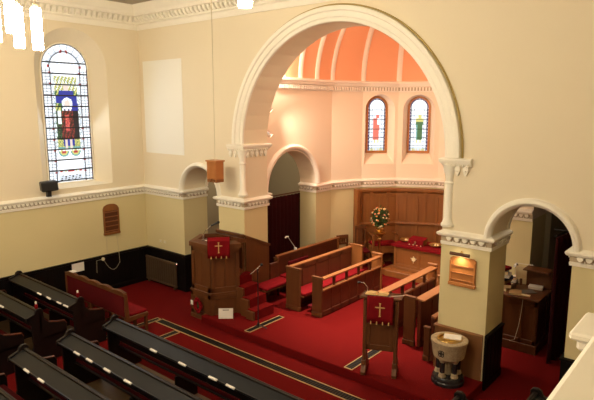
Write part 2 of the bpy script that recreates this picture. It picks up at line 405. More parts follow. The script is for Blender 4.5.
for sx in (-1,1):
    o=capital(sx); struct(o.build('trim_capital',M['trim'],smooth=True))
    cx=3.36 if sx<0 else 7.765
    o=MB(); o.lathe([(.10,2.44),(.105,2.47),(.085,2.50),(.075,2.53),(.062,2.56),(.060,3.08),(.075,3.09),(.075,3.11),(.060,3.125),(.062,3.17),(.075,3.26),(.10,3.34),(.11,3.37)],(cx+(.005 if sx<0 else -.005),.01),20)
    struct(o.build('trim_colonnette',M['trim'],smooth=True))
# ---- dado / wainscot
def dado(name,path,m,z=.87,prj=.03,panels=True):
    o=MB(); o.sweep(path,[(-.005,0),(prj+.012,0),(prj+.012,.10),(prj,.12),(prj,z-.05),(prj+.02,z-.04),(prj+.02,z-.01),(-.005,z)])
    if panels:
        for c,d in along(path,.14,.02):
            n=Vector((d.y,-d.x)); m4=Matrix(((d.x,n.x,0,c.x),(d.y,n.y,0,c.y),(0,0,1,0),(0,0,0,1)))
            o.box(-.06,.06,prj-.004,prj+.004,.13,z-.06,m4)
    return struct(o.build(name,m))
dado('baseboard_left',[(0,-9.5),(0,0),(1.458,0),(1.458,T)],M['black_dado'])
dado('baseboard_right_pier_shade',[(8.43,.0),(8.43,T)],M['black_dado'])  # shade on the pier reveal, put in as black boarding
dado('baseboard_right',[(9.52,T),(9.52,0),(13,0)],M['black_dado'])
dado('baseboard_right_pier',[(7.68,T),(7.68,0),(8.405,0)],M['oak_pier'],panels=False)
# high oak panelling behind the pulpit, wrapping the left pier
o=MB(); o.prof([(.0,.0),(.70,.0),(.70,1.33),(.0,1.64)],3.40,3.43); o.prof([(-.03,1.60),(.72,1.28),(.72,1.33),(-.03,1.65)],3.40,3.455)
o.sweep([(2.63,.3),(2.63,0),(3.40,0)],[(0,.0),(.035,.0),(.035,1.58),(.055,1.60),(.055,1.65),(0,1.65)])
for p0,p1 in (((2.66,0),(3.37,0)),):
    for zz in ((.9,.96),(1.5,1.58)): o.ob(p0,p1,*zz,.034,.05)
    o.ob(p0,(p0[0]+(p1[0]-p0[0])*.09,p0[1]+(p1[1]-p0[1])*.09),.2,1.55,.034,.05); o.ob((p1[0]-(p1[0]-p0[0])*.09,p1[1]-(p1[1]-p0[1])*.09),p1,.2,1.55,.034,.05)
struct(o.build('trim_pier_panelling',M['oak_dark'],bevel=.004))
# apse oak panelling
o=MB(); pth=[]
ANG=[160-10*i for i in range(14)]
PV=[(3.20,3.36),(3.50,4.21),(4.09,4.92),(5.00,5.37),(6.08,5.37),(6.99,4.92),(7.58,4.21)]
pth=[(3.46,4.09)]
for i in range(1,6):
    n_=2
    for t in range(n_): pth.append((PV[i][0]+(PV[i+1][0]-PV[i][0])*t/n_,PV[i][1]+(PV[i+1][1]-PV[i][1])*t/n_))
pth.append(PV[6])
o.sweep(pth,[(-.06,.15),(.0,.15),(.0,2.0),(.03,2.02),(.06,2.06),(.06,2.11),(-.06,2.13)])
o.sweep(pth,[(-.02,1.16),(.035,1.16),(.045,1.19),(.035,1.23),(-.02,1.24)])
o.sweep(pth,[(-.02,1.90),(.012,1.90),(.012,2.0),(-.02,2.0)])
o.sweep(pth,[(-.02,.15),(.03,.15),(.02,.33),(-.02,.34)])
for i,(p,q) in enumerate(zip(pth,pth[1:])):
    o.ob(p,(p[0]+(q[0]-p[0])*.14,p[1]+(q[1]-p[1])*.14),.3,1.92,-.01,.022)
    o.ob(((p[0]+q[0])/2-(q[0]-p[0])*.05,(p[1]+q[1])/2-(q[1]-p[1])*.05),((p[0]+q[0])/2+(q[0]-p[0])*.05,(p[1]+q[1])/2+(q[1]-p[1])*.05),1.22,1.92,-.01,.018)
o.ob((3.42,3.98),(3.45,4.07),.15,2.13,-.06,.09)
# small brackets under the top moulding
for c,d in along(pth,.40,0):
    n=Vector((d.y,-d.x)); m4=Matrix(((d.x,n.x,0,c.x),(d.y,n.y,0,c.y),(0,0,1,0),(0,0,0,1))); o.box(-.05,.05,.0,.045,1.965,2.03,m4)
struct(o.build('wall_apse_panelling',M['oak'],bevel=.004))
# side rooms behind the small arches
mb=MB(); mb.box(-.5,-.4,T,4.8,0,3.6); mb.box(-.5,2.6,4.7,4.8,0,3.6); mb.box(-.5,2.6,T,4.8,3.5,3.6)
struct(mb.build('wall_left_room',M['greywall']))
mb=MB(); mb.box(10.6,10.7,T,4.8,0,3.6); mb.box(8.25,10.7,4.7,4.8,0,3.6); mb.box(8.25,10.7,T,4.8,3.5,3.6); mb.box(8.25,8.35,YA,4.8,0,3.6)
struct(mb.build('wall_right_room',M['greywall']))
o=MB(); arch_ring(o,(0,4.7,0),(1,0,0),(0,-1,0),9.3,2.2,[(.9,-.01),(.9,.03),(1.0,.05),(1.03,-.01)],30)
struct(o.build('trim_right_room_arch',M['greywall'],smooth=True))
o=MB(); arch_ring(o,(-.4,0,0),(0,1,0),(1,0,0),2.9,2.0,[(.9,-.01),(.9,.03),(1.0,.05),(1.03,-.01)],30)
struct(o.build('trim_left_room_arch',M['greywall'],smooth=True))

# ================================================================= STAINED GLASS
def clampi(v,a,b): return max(a,min(b,v))
def nave_art(u,v):
    """u -1..1 across, v 0 (sill)..1 (springing).. >1 in the head; returns a glass key"""
    au=abs(u); n=(int(u*37+50)*7+int(v*131)*13)%11
    if v>1:
        r=math.hypot(u,(v-1)*VS); a=abs(math.degrees(math.atan2((v-1)*VS,u))-90)
        if r>.94: return 'b'
        if .60<r<.70: return 'R' if 5<a<15 or a>80 else 'w'
        return 'W' if n%4 else 'w'
    if au>.94: return 'b' if n%3 else 'K'
    if au>.885: return 'P' if n%3==0 else 'R' if u<0 and n%2 else 'w'
    if .56<au<.66: return 'R' if (v*10.5)%1<.16 else ('w' if n%3 else 'W')
    if au>=.66: return 'W' if n%5 else 'w'
    if au>.46: return 'w' if n%2 else ('G' if n%5==0 and .3<v<.8 else 'W')
    if v>.93: return 'W'
    if v>.81:
        if au<.10 and v<.87: return 'S'
        return ('Y','G','W','Y','w','Y')[n%6]
    if v>.765 and au>.30: return 'Y' if n%2 else 'G'
    hx,hv=u-.02,(v-.70)*VS
    hr=math.hypot(hx,hv)
    if hr<.13: return 'S'
    if hr<.23: return 'W' if n%3 else 'w'
    if v>.70: return 'B' if au<.42 else 'w'
    if v>.64: 
        if au<.20: return 'W' if n%2 else 'b'
        return 'Y' if u<-.28 and n%2 else ('B' if u>.1 else 'G')
    if v>.385:
        if -.10<u<.08 and .46<v<.60: return 'R' if n%3 else 'P'
        rw=.22+.06*(.64-v)/.25
        if au<rw: return 'N' if n%3 else 'R' if n%2 else 'K'
        if -.40<u<-.26 and v>.52: return 'W'
        return 'K' if u>0 else ('G' if n%3==0 else 'K')
    if v>.30:
        if (abs(u-.08)<.06 or abs(u+.12)<.055) : return 'S'
        if au<.24 and v>.33: return 'B'
        if v<.325: return 'T'
        return 'Y' if n%3 else 'G'
    if v>.235:
        for cx in (-.25,.25):
            d=math.hypot(u-cx,(v-.285)*VS)
            if v<.29 and d<.10: return 'R'
            if v<.29 and d<.17: return 'Y'
            if v<.29 and d<.22: return 'T'
        return 'Y' if v>.285 and 0.10<au<.40 and n%2 else 'W'
    if .10<v<.125: return 'R' if au<.12 or au>.38 else ('Y' if n%2 else 'w')
    if v<.075 and v>.02: return 'w' if n%4 else 'K'
    return 'W'
def window(name,label,O,U,N,uc,r,zs,zl,depth,art,nx,nz,bars,lead_t=.008,frame=None,inner=None):
    O=Vector(O);U=Vector(U);N=Vector(N);Z=Vector((0,0,1)); P=lambda u,z,d:O+U*(uc+u)+Z*z+N*(-depth+d)
    root=MB(); keys=list(GL.keys())
    # frame outline (thin metal)
    e=.05 if frame else 0
    out=[(-r-e,zl-e)]+[(u,z) for u,z in arcpts(0,r+e,zs,28)]+[(r+e,zl-e)]
    e=.006 if frame else .03
    inn=[(-r+e,zl+e)]+[(u,z) for u,z in arcpts(0,r-e,zs,28)]+[(r-e,zl+e)]
    k=len(out)
    for i in range(k):
        j=(i+1)%k
        root.q(P(*out[i],.02),P(*out[j],.02),P(*inn[j],.02),P(*inn[i],.02))
        root.q(P(*inn[i],.02),P(*inn[j],.02),P(*inn[j],-.02),P(*inn[i],-.02))
        root.q(P(*out[i],.02),P(*out[j],.02),P(*out[j],-.02),P(*out[i],-.02))
    fr=struct(root.build(name,frame or M['trim'],normals=False)); 
    g=MB(); H=zs-zl; ztop=zs+r
    dz=(ztop-zl)/nz
    for jz in range(nz):
        z0=zl+jz*dz; z1=z0+dz
        def half(z): return r-.01 if z<=zs else math.sqrt(max(0,(r-.01)**2-(z-zs)**2))
        for ix in range(nx):
            s0=-1+2*ix/nx; s1=s0+2/nx
            h0,h1=half(z0),half(min(z1,ztop))
            a=(s0*r); b=(s1*r)
            pa=[(clampi(a,-h0,h0),z0),(clampi(b,-h0,h0),z0),(clampi(b,-h1,h1),z1),(clampi(a,-h1,h1),z1)]
            if abs(pa[0][0]-pa[1][0])<1e-5 and abs(pa[2][0]-pa[3][0])<1e-5: continue
            key=art((s0+s1)/2,((z0+z1)/2-zl)/H)
            g.cur=keys.index(key); g.q(*[P(u,z,0) for u,z in pa])
    struct(g.build('stained_glass',list(GL.values()),fr,normals=False))
    l=MB()
    def bar(u0,z0,u1,z1,t,d=.012):
        a=Vector((u0,z0));b=Vector((u1,z1)); dd=(b-a).normalized(); n=Vector((-dd.y,dd.x))*t
        c=[a-n,b-n,b+n,a+n]
        l.q(*[P(x.x,x.y,d) for x in c]); 
    for (u0,z0,u1,z1,t) in bars: bar(u0,z0,u1,z1,t)
    for i in range(0): pass
    struct(l.build('lead_lines',M['black'],fr,normals=False))
    return fr
VS=(5.03-2.56)/.54
bars=[]; r=.54; zl=2.56; zs=5.03
for i in range(1,13):
    z=zl+.06+(i-1)*(zs-zl-.06)/10.5
    if z<zs+r: 
        h=r if z<zs else math.sqrt(r*r-(z-zs)**2); bars.append((-h+.02,z,h-.02,z,.014))
for s in (-1,1):
    bars.append((s*.505,zl,s*.505,zs,.017)); bars.append((s*.33,zl,s*.33,zs,.010)); bars.append((s*.42,zl,s*.42,zs,.004))
for a0 in range(0,180,9):
    for rr,t in ((.512,.018),(.345,.009)):
        a,b=R(a0),R(a0+9); bars.append((rr*math.cos(a),zs+rr*math.sin(a),rr*math.cos(b),zs+rr*math.sin(b),t))
for i in range(40):
    z=zl+i*(zs-zl)/40
    for s in (-1,1): bars.append((s*.34,z,s*.49,z,.0035))
for a0 in range(20,180,20): bars.append((.35*math.cos(R(a0)),zs+.35*math.sin(R(a0)),.51*math.cos(R(a0)),zs+.51*math.sin(R(a0)),.0035))
w=window('window_1','',(0,0,0),(0,1,0),(1,0,0),WY,.54,zs,zl,.33,nave_art,60,170,bars)
def apse_art(kind):
    rb='P' if kind==0 else ('G' if kind==1 else 'B')
    def art(u,v):
        au=abs(u)
        if v>1: return 'W' if math.hypot(u,(v-1)*4.42)<.86 else 'b'
        if au>.88: return 'b' if int(v*40)%3 else 'w'
        if v<.18: return 'Y' if int(u*9)%2 and v<.05 else ('w' if v<.10 else 'W')
        if .84<v: return 'W'
        if v>.76 and abs(u-.1)<.16: return 'Y' if kind else 'P'
        cx=.05 if kind else -.05+.15*(v-.4)
        if .60<v<=.76 and abs(u-cx)<.40: return ('P' if u<.05 else 'W') if kind==0 else ('Y' if v>.68 else 'G')
        if .26<v<=.62 and abs(u-cx)<.32+.12*(v-.3): return rb if (abs(u-cx+.05)<.14 or kind==0) else ('T' if u<cx else 'G')
        if v<.30 and au<.35: return 'Y' if (int(u*7)%2) else 'W'
        return 'W' if int(v*30)%3 else 'w'
    return art
for (O,U,N,uc,i) in apse_wins:
    bars=[]; r=.24; zl=3.08; zs=4.21
    for z in (3.22,3.42,3.65,3.90,4.15): bars.append((-r,z,r,z,.006))
    for s in (-1,1): bars.append((s*.205,zl,s*.205,zs,.010))
    for k_ in range(16):
        for s in (-1,1): bars.append((s*.12,zl+.07*k_,s*.205,zl+.07*k_,.003))
    for s in (-1,1): bars.append((s*.125,zl,s*.125,zs,.003))
    for a0 in range(0,180,12): bars.append((.21*math.cos(R(a0)),zs+.21*math.sin(R(a0)),.21*math.cos(R(a0+12)),zs+.21*math.sin(R(a0+12)),.009))
    window('window_%d'%(i+1),'',O,U,N,uc,r,zs,zl,.275,apse_art(0 if i==1 else (1 if i==2 else 2)),30,90,bars,frame=M['pine'])
K_SP=300; K_UP=55
# ================================================================= PEWS
def make_pew(L,label,group,bothends=True,gold=True):
    root=thing('church_pew',label,'pew',group=group)
    o=MB(); o.prof([(-.0,.54),(.035,.54),(.035,.86),(.0,.86)],0,L); o.prof([(-.012,.86),(.045,.86),(.05,.885),(.02,.90),(-.012,.895)],0,L)
    o.build('backrest',M['ebony'],root,bevel=.004)
    o=MB(); o.prof([(-.012,.872),(-.012,.855),(-.185,.775),(-.20,.79),(-.20,.812),(-.185,.812),(-.185,.797)],0,L)
    o.build('book_rest',M['ledge'],root)
    o=MB(); o.prof([(.03,.40),(.42,.40),(.44,.42),(.42,.44),(.03,.43)],0,L)
    o.build('seat',M['ebony'],root,bevel=.004)
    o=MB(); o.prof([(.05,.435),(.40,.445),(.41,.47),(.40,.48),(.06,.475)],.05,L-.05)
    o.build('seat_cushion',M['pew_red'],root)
    n=max(1,int(L/1.6))
    ends=[0,L-.045]+[L*i/(n+1) for i in range(1,n+1)]
    for k,x in enumerate(ends):
        o=MB()
        if k<2:
            o.prof([(-.20,.0),(.455,.0),(.455,.55),(.43,.60),(.30,.62),(.16,.66),(.085,.74),(.075,.90),(.05,.935),(-.01,.945),(-.05,.92),(-.07,.87),(-.20,.825),(-.21,.76),(-.13,.70),(-.12,.30),(-.21,.12)],x,x+.045)
            e=o.build('pew_end',M['ebony'],root,bevel=.006)
            o=MB(); o.prof([(.455,.555),(.43,.605),(.30,.625),(.16,.665),(.16,.675),(.30,.637),(.435,.617),(.463,.56)],x-.004,x+.049)
            o.build('arm_moulding',M['mahog'],e)
        else:
            o.prof([(.0,0),(.38,0),(.38,.40),(.0,.40)],x,x+.035); o.build('support',M['ebony'],root)
    return root
def place(o,loc,rz=0): o.location=loc; o.rotation_euler=(0,0,rz); return o
cents=['front long dark pew in the centre block beside the brass-edged floor grille','long dark pew second from the front of the centre block','long dark pew third from the front of the centre block','rearmost visible dark pew of the centre block, cut off at the corner']
PZ=.0
first=None
for i,y in enumerate((-3.2,-3.94,-4.62,-5.32)):
    if first is None: first=o=make_pew(4.6,cents[0],'pews of the centre block')
    else: o=copy_tree(first); o['label']=cents[i]
    place(o,(3.66,y,.012))
lefts=['short dark pew against the left wall just behind the red bench','second short dark pew from the red bench, by the left wall','third short dark pew along the left wall, at the picture edge']
first=None
for i,y in enumerate((-3.12,-3.84,-4.56)):
    if first is None: first=o=make_pew(2.44,lefts[0],'pews along the left wall')
    else: o=copy_tree(first); o['label']=lefts[i]
    place(o,(.05,y,.012))
# side pews at the right, facing the middle
o=make_pew(2.5,'dark side pew end near the stone font','dark side pews by the right wall'); place(o,(8.88,-1.45,0),-PI/2+PI) if False else place(o,(8.88,-4.38,0),PI/2)
o2=copy_tree(o); o2['label']='dark side pew under the white gallery front'; place(o2,(9.54,-3.72,0),PI/2)
# white cards on the book rests
cards=[(5.01,-3.385),(5.65,-3.385),(6.26,-3.385),(6.58,-3.385),(4.27,-4.125),(4.6,-4.125),(5.04,-4.125),(5.51,-4.125),(4.25,-4.805),(4.65,-4.805),(1.40,-3.305),(1.76,-3.305),(2.14,-3.305),(2.38,-3.305),(1.55,-4.025),(.95,-4.025)]
rowl={-3.385:('white slip on the book rest of the front centre pew','white slips on the front centre pew'),-4.125:('white slip on the book rest of the second centre pew','white slips on the second centre pew'),-4.805:('white slip on the book rest of the third centre pew','white slips on the third centre pew'),-3.305:('white slip on the book rest of the left pew nearest the red bench','white slips on the first left pew'),-4.025:('white slip on the book rest of the second left pew','white slips on the second left pew')}
base=None
for x,y in cards:
    if base is None:
        o=MB(); o.box(-.075,.075,-.028,.0,-.006,.014); base=o.build('paper_slip',M['white']); c=base
    else: c=base.copy(); col.objects.link(c)
    c.location=(x,y-.006,.826); c.rotation_euler=(R(16),0,R(random.uniform(-2,2))); lb,g=rowl[y]; tag(c,lb,'paper slip',g)
# small things on pews
def bottle(x,y,z,lab,g,h=.11):
    o=MB(); o.lathe([(.022,0),(.026,.01),(.026,h*.6),(.012,h*.75)],(0,0),12)
    b=o.build('sanitiser_bottle',M['red'],None,smooth=True); b.location=(x,y,z); tag(b,lab,'bottle',g)
    o=MB(); o.lathe([(.014,h*.74),(.016,h),(.010,h*1.12)],(0,0),12); o.build('cap',M['white'],b,smooth=True)
bottle(2.46,-3.14,.955,'red bottle with white cap on the left pew end nearest the red bench','bottles on pew ends')
bottle(2.46,-3.86,.955,'small red bottle with white cap on the end of the second left pew','bottles on pew ends')
# ================================================================= RED BENCH
root=thing('upholstered_bench','long red upholstered bench with a scalloped wooden crest beside the left wall','bench',(.62,-2.40,0))
L=2.12
o=MB(); o.box(0.03,L-.03,-.015,.03,.42,.83); o.build('backrest',M['red_dark'],root,bevel=.01)
pts=[]
for k in range(49):
    t=k/48; pts.append((t*L,.875+.035*abs(math.sin(t*5*PI))))
poly=[(0,.82)]+pts+[(L,.82)]
o=MB(); 
for a,b in zip(pts,pts[1:]): 
    o.prof([(-.025,.82),(.04,.82),(.04,a[1]),(-.025,a[1])],a[0],b[0])
o.build('crest_rail',M['oak_dark'],root)
o=MB(); o.box(.02,L+.0,.03,.46,.36,.40); o.build('seat_frame',M['oak_dark'],root,bevel=.004)
o=MB(); o.box(.03,L-.02,.03,.47,.40,.46); o.build('seat_cushion',M['red'],root,bevel=.02)
for k in range(6):
    x=min(L-.05,k*L/5)
    o=MB(); o.box(x,x+.05,-.02,.03,0,.42); o.build('back_leg',M['oak_dark'],root,bevel=.004)
    o=MB(); o.box(x,x+.05,.41,.46,0,.38); o.build('front_leg',M['oak_dark'],root,bevel=.004)
    o=MB(); o.box(x+.012,x+.038,.03,.41,.14,.17); o.build('stretcher',M['oak_dark'],root)
for s,x in ((0,-.03),(1,L-.01)):
    o=MB(); o.prof([(-.02,.34),(.46,.34),(.46,.41),(.06,.42),(.03,.86),(-.02,.88)],x,x+.04); o.build('bench_end',M['oak_dark'],root,bevel=.004)
o=MB(); o.box(0,L,-.015,.0,.14,.175); o.build('back_stretcher',M['oak_dark'],root)
o=MB(); o.box(-.08,.08,-.05,.05,0,.006); c=o.build('paper_sheet',M['white']); c.location=(.85,-2.37,.918); tag(c,'small white paper lying on the crest of the red bench','paper')
# ================================================================= FLOOR GRILLES
def grille(name,label,x0,x1,y0,y1,z):
    root=MB(); root.box(x0,x1,y0,y1,z,z+.006); g=root.build(name,M['grille']); tag(g,label,'floor grille')
    o=MB(); e=.013
    o.box(x0-e,x1+e,y0-e,y0,z,z+.012); o.box(x0-e,x1+e,y1,y1+e,z,z+.012); o.box(x0-e,x0,y0,y1,z,z+.012); o.box(x1,x1+e,y0,y1,z,z+.012)
    o.build('brass_rim',M['brass_edge'],g,label='brass rim')
    o=MB(); 
    if (x1-x0)>(y1-y0):
        n=int((x1-x0)/.05)
        for i in range(n): o.box(x0+(i+.3)*(x1-x0)/n,x0+(i+.7)*(x1-x0)/n,y0+.01,y1-.01,z+.006,z+.010)
    else:
        n=int((y1-y0)/.05)
        for i in range(n): o.box(x0+.01,x1-.01,y0+(i+.3)*(y1-y0)/n,y0+(i+.7)*(y1-y0)/n,z+.006,z+.010)
    o.build('bars',M['black_dado'],g)
grille('floor_grille','long brass-edged floor grille along the foot of the platform',2.45,9.3,-1.55,-1.40,.001)
grille('floor_grille','short brass-edged grille branching from the long one towards the pews',3.10,3.22,-2.75,-1.59,.001)
grille('floor_grille','narrow floor grille along the left aisle beside the short pews',2.30,2.40,-4.4,-1.42,.001)
grille('floor_grille','brass-edged grille in the platform between pulpit steps and step edge',4.37,4.48,-.97,-.04,.151)
grille('floor_grille','brass-edged grille in the platform under the lectern',6.60,6.73,-.97,-.10,.151)
# ================================================================= PULPIT
hexp=[(2.75,-.84),(3.30,-.84),(3.585,-.345),(3.43,-.07),(2.64,-.07),(2.46,-.345)]
def off(poly,d):
    out=[];n=len(poly)
    for i in range(n):
        a=Vector(poly[i-1]);b=Vector(poly[i]);c=Vector(poly[(i+1)%n])
        d0=(b-a).normalized();d1=(c-b).normalized(); n0=Vector((d0.y,-d0.x));n1=Vector((d1.y,-d1.x)); m=(n0+n1).normalized()
        m=m/max(.35,m.dot(n0)); out.append((b.x+m.x*d,b.y+m.y*d))
    return out
pul=thing('pulpit','tall oak hexagonal pulpit in front of the left pier','pulpit',(3.0,-.45,0))
def P_(o,name,mat,parent=pul,**k):
    ob=o.build(name,mat,None,**k)
    par=parent
    ob.parent=par
    # keep world placement under a moved empty
    w=Vector((0,0,0)); q=par
    while q is not None: w+=q.location; q=q.parent
    ob.location=ob.location-w
    return ob
faces_=[(hexp[5],hexp[0]),(hexp[0],hexp[1]),(hexp[1],hexp[2])]
o=MB(); o.prism(off(hexp,.035),0.002,.56); o.prism(off(hexp,.06),0.002,.08); o.prism(off(hexp,.052),.56,.60)
for a,b in [(off(hexp,.035)[5],off(hexp,.035)[0]),(off(hexp,.035)[0],off(hexp,.035)[1]),(off(hexp,.035)[1],off(hexp,.035)[2])]:
    A=Vector(a);B=Vector(b);D=B-A
    for t0,t1 in ((0,.13),(.87,1)): o.ob(A+D*t0,A+D*t1,.08,.56,0,.014)
    o.ob(A,B,.08,.17,0,.014); o.ob(A,B,.47,.56,0,.014)
P_(o,'plinth',M['oak_dark'],bevel=.005)
o=MB(); o.prism(off(hexp,-.012),.60,.95)
for a,b in list(zip(hexp,hexp[1:]+hexp[:1])):
    A=Vector(a);B=Vector(b);D=B-A
    if a==hexp[2] : continue
    o.ob(A,B,.60,1.50,-.03,0)
    for t0,t1 in ((0,.13),(.87,1)): o.ob(A+D*t0,A+D*t1,.60,1.48,0,.024)
    o.ob(A,B,.60,.70,0,.024); o.ob(A,B,1.38,1.48,0,.024); o.ob(A,B,1.10,1.14,0,.016) if False else None; o.ob(A+D*.47,A+D*.53,.7,1.38,0,.010)
P_(o,'drum',M['oak_dark'],bevel=.004)
o=MB()
for a,b,c,d in zip(off(hexp,.05),off(hexp,.05)[1:]+off(hexp,.05)[:1],off(hexp,-.10),off(hexp,-.10)[1:]+off(hexp,-.10)[:1]):
    if abs(a[0]-off(hexp,.05)[2][0])<1e-6: continue
    n=len(o.v)
    for (p,z0,z1) in ((a,1.48,1.57),(b,1.48,1.57),(d,1.50,1.60),(c,1.50,1.60)): o.v+= [(p[0],p[1],z0),(p[0],p[1],z1)]
    for f in ((0,2,3,1),(2,4,5,3),(4,6,7,5),(6,0,1,7),(1,3,5,7),(0,6,4,2)): o.f.append(tuple(n+i for i in f)); o.m.append(0)
P_(o,'rim',M['oak_dark'])
o=MB(); o.prism(off(hexp,-.12),1.45,1.52); P_(o,'inner_cushion',M['red_dark'],label='red padded inside top')
# sloping book stand at the corner nearest the nave
ang=R(45); u=Vector((math.cos(ang),math.sin(ang))); nn=Vector((u.y,-u.x)); c0=Vector((3.27,-.60))
m4=Matrix(((u.x,nn.x,0,c0.x),(u.y,nn.y,0,c0.y),(0,0,1,0),(0,0,0,1)))
o=MB(); o.prof([(.12,1.70),(.14,1.73),(-.20,1.62),(-.20,1.59)],-.25,.25,'x',m4); o.box(-.03,.03,-.05,.02,1.50,1.66,m4)
P_(o,'book_stand',M['oak_dark'])
def cross(mb,m4,cz,h,w,t,y,th=.004):
    mb.box(-t,t,y,y+th,cz-h*.58,cz+h*.42,m4); mb.box(-w/2,w/2,y,y+th,cz+h*.10-t,cz+h*.10+t,m4)
    for (a,b) in ((0,cz+h*.42),(0,cz-h*.58),(-w/2,cz+h*.1),(w/2,cz+h*.1)): mb.box(a-t*1.7,a+t*1.7,y,y+th,b-t*.8,b+t*.8,m4)
def fall(label,m4,w,z0,z1,ytop,y):
    """red pulpit fall with a gold cross and four tassels; local y outwards"""
    o=MB(); rows=[]
    prof=[(ytop-.26,z1-.085),(ytop-.02,z1-.004),(ytop+.012,z1),(y+.012,z1-.05),(y+.010,z0+.1),(y+.008,z0)]
    for yy,zz in prof:
        rows.append([m4@Vector((-w/2+w*k/12,yy+.004*math.sin(k*1.7)*(zz<z1-.03),zz)) for k in range(13)])
    o.grid(rows)
    r=o.build('pulpit_fall',M['red'],None,normals=False,smooth=True); s=r.modifiers.new('thick','SOLIDIFY'); s.thickness=.008; s.offset=0
    tag(r,label,'altar cloth')
    o=MB(); cross(o,m4,(z0+z1)/2+.03,.20,.115,.009,y+.020); o.build('gold_cross',M['gilt'],r)
    for k in range(4):
        x=-w/2+w*(k+.7)/4.4+.0
        o=MB(); o.tube([m4@Vector((x,y+.018,z0+.035)),m4@Vector((x,y+.018,z0+.02)),m4@Vector((x,y+.016,z0-.012))],[.006,.010,.012],8); o.build('tassel',M['gilt'],r)
    return r
c0=Vector((3.47,-.70)); c1=Vector((3.22,-.88))
ang=R(48); u=Vector((math.cos(ang),math.sin(ang))); nn=Vector((u.y,-u.x)); cc=Vector((3.41,-.72))
m4=Matrix(((u.x,nn.x,0,cc.x),(u.y,nn.y,0,cc.y),(0,0,1,0),(0,0,0,1)))
fall('red cloth with gold cross hanging over the pulpit front',m4,.43,1.33,1.72,-.0,.075)
# pulpit microphone, papers
o=MB(); o.lathe([(.035,1.60),(.035,1.615),(.008,1.62)],(2.98,-.74),12); pts=[(2.98,-.74,1.6),(2.98,-.73,1.72),(3.02,-.70,1.80),(3.11,-.62,1.90),(3.20,-.55,1.955)]
o.tube(pts,.008,6); mic=o.build('gooseneck_microphone',M['chrome'],None,smooth=True); tag(mic,'gooseneck microphone rising from the pulpit rim','microphone')
o=MB(); o.tube([(3.10,-.63,1.895),(3.20,-.55,1.955)],[.016,.019],8); o.ico((3.215,-.538,1.965),.030,2); o.build('microphone_head',M['black'],mic,smooth=True)
o=MB(); o.box(-.13,.13,-.08,.08,0,.02); c=o.build('open_book',M['white']); c.location=(2.90,-.62,1.53); c.rotation_euler=(0,0,R(5)); tag(c,'open white book lying inside the pulpit top','book')
# poppy wreath
wr=thing('poppy_wreath','round red poppy wreath leaning on the pulpit base','wreath',(3.02,-.945,.32)); wr.scale=(1.25,1.25,1.2)
o=MB()
for i in range(46):
    a=2*PI*i/46; rr=.085+.018*math.sin(i*2.3); o.ico((rr*math.cos(a)*.8,-.012+.012*math.sin(i*1.9),rr*math.sin(a)*1.15),.026,1,(1,.6,1))
o.build('poppies',M['red'],wr)
o=MB(); o.ico((0,.01,0),.05,2,(1,.2,1.3)); o.build('wreath_centre',M['leaf'],wr)
o=MB(); o.box(-.13,-.075,-.045,-.040,-.005,.07); o.build('card',M['white'],wr,label='white card')
# white card leaning on the pulpit plinth
c=MB(); c.box(-.14,.14,-.004,.004,0,.20); c=c.build('notice_card',M['white'],loc=None); c.location=(3.66,-.80,.153); c.rotation_euler=(R(-10),0,R(42)); tag(c,'white card standing against the pulpit base','card')
o=MB(); o.box(-.06,.06,-.0055,-.0041,.16,.172); o.build('printed_line',M['black'],c)
# pulpit steps
st=thing('pulpit_steps','red-carpeted wooden steps climbing to the pulpit','steps',(3.8,-.2,.15))
hts=[.33,.51,.69,.87]
for i,h in enumerate(hts):
    x1=4.16-.2*i; x0=x1-.2
    o=MB(); o.box(x0,x1,-.55+.06*i,.02,.152,h-.012); s_=P_(o,'step',M['oak_dark'],st,bevel=.004)
    o=MB(); o.box(x0-.0,x1+.012,-.50+.06*i,.02,h-.012,h+.006); o.box(x1,x1+.012,-.50+.06*i,.02,h-.17,h-.01)
    q=o.build('carpet_tread',M['carpet'],None); q.parent=s_; q.location=-Vector((3.8,-.2,.15))-s_.location*1
    q.location=(0,0,0)
# ================================================================= MIC STAND on grille
ms=thing('microphone_stand','slender black microphone stand on the platform beside the pulpit steps','microphone stand',(4.47,-.73,.163))
o=MB()
for k in range(3):
    a=R(20+120*k); o.tube([(0,0,.06),(.17*math.cos(a),.17*math.sin(a),.012)],.012,6)
o.lathe([(.02,.03),(.025,.08),(.015,.10)],(0,0),10); o.build('tripod_base',M['black'],ms,smooth=True)
o=MB(); o.tube([(0,0,.05),(0,0,1.13)],.009,8); o.build('pole',M['black'],ms)
o=MB(); o.tube([(-.13,-.05,1.02),(.05,.03,1.20)],.013,8); o.lathe([(.02,1.09),(.02,1.14)],(0,0),8); o.build('microphone_body',M['chrome'],ms,smooth=True)
o=MB(); o.ico((.065,.037,1.215),.028,2); o.build('microphone_head',M['black'],ms,smooth=True)
# ================================================================= LECTERN
la=R(25); lec=thing('lectern','oak lectern with red cloth standing on the platform edge','lectern',(7.08,-.72,.152),la)
W=.235
for s in (-1,1):
    o=MB(); x=s*W-.025
    o.prof([(-.115,.07),(.115,.07),(.115,1.15),(-.115,1.19)],x,x+.05); o.build('side_post',M['oak_dark'],lec,bevel=.005)
    o=MB(); o.prof([(-.21,0),(.24,0),(.24,.05),(.13,.12),(.125,.2),(-.125,.2),(-.13,.12),(-.21,.05)],x-.012,x+.062); o.build('foot',M['oak_dark'],lec,bevel=.006)
o=MB(); o.box(-W+.025,W-.025,-.09,-.06,.38,1.12)
o.box(-W+.025,W-.025,-.10,-.09,.38,.47); o.box(-W+.025,W-.025,-.10,-.09,1.0,1.1)
for s in (-1,1): o.box(s*(W-.055)-.03,s*(W-.055)+.03,-.10,-.09,.38,1.1)
o.build('front_panel',M['oak_dark'],lec,bevel=.004)
o=MB(); o.box(-W,W,.05,.08,.50,.54); o.build('shelf',M['oak_dark'],lec)
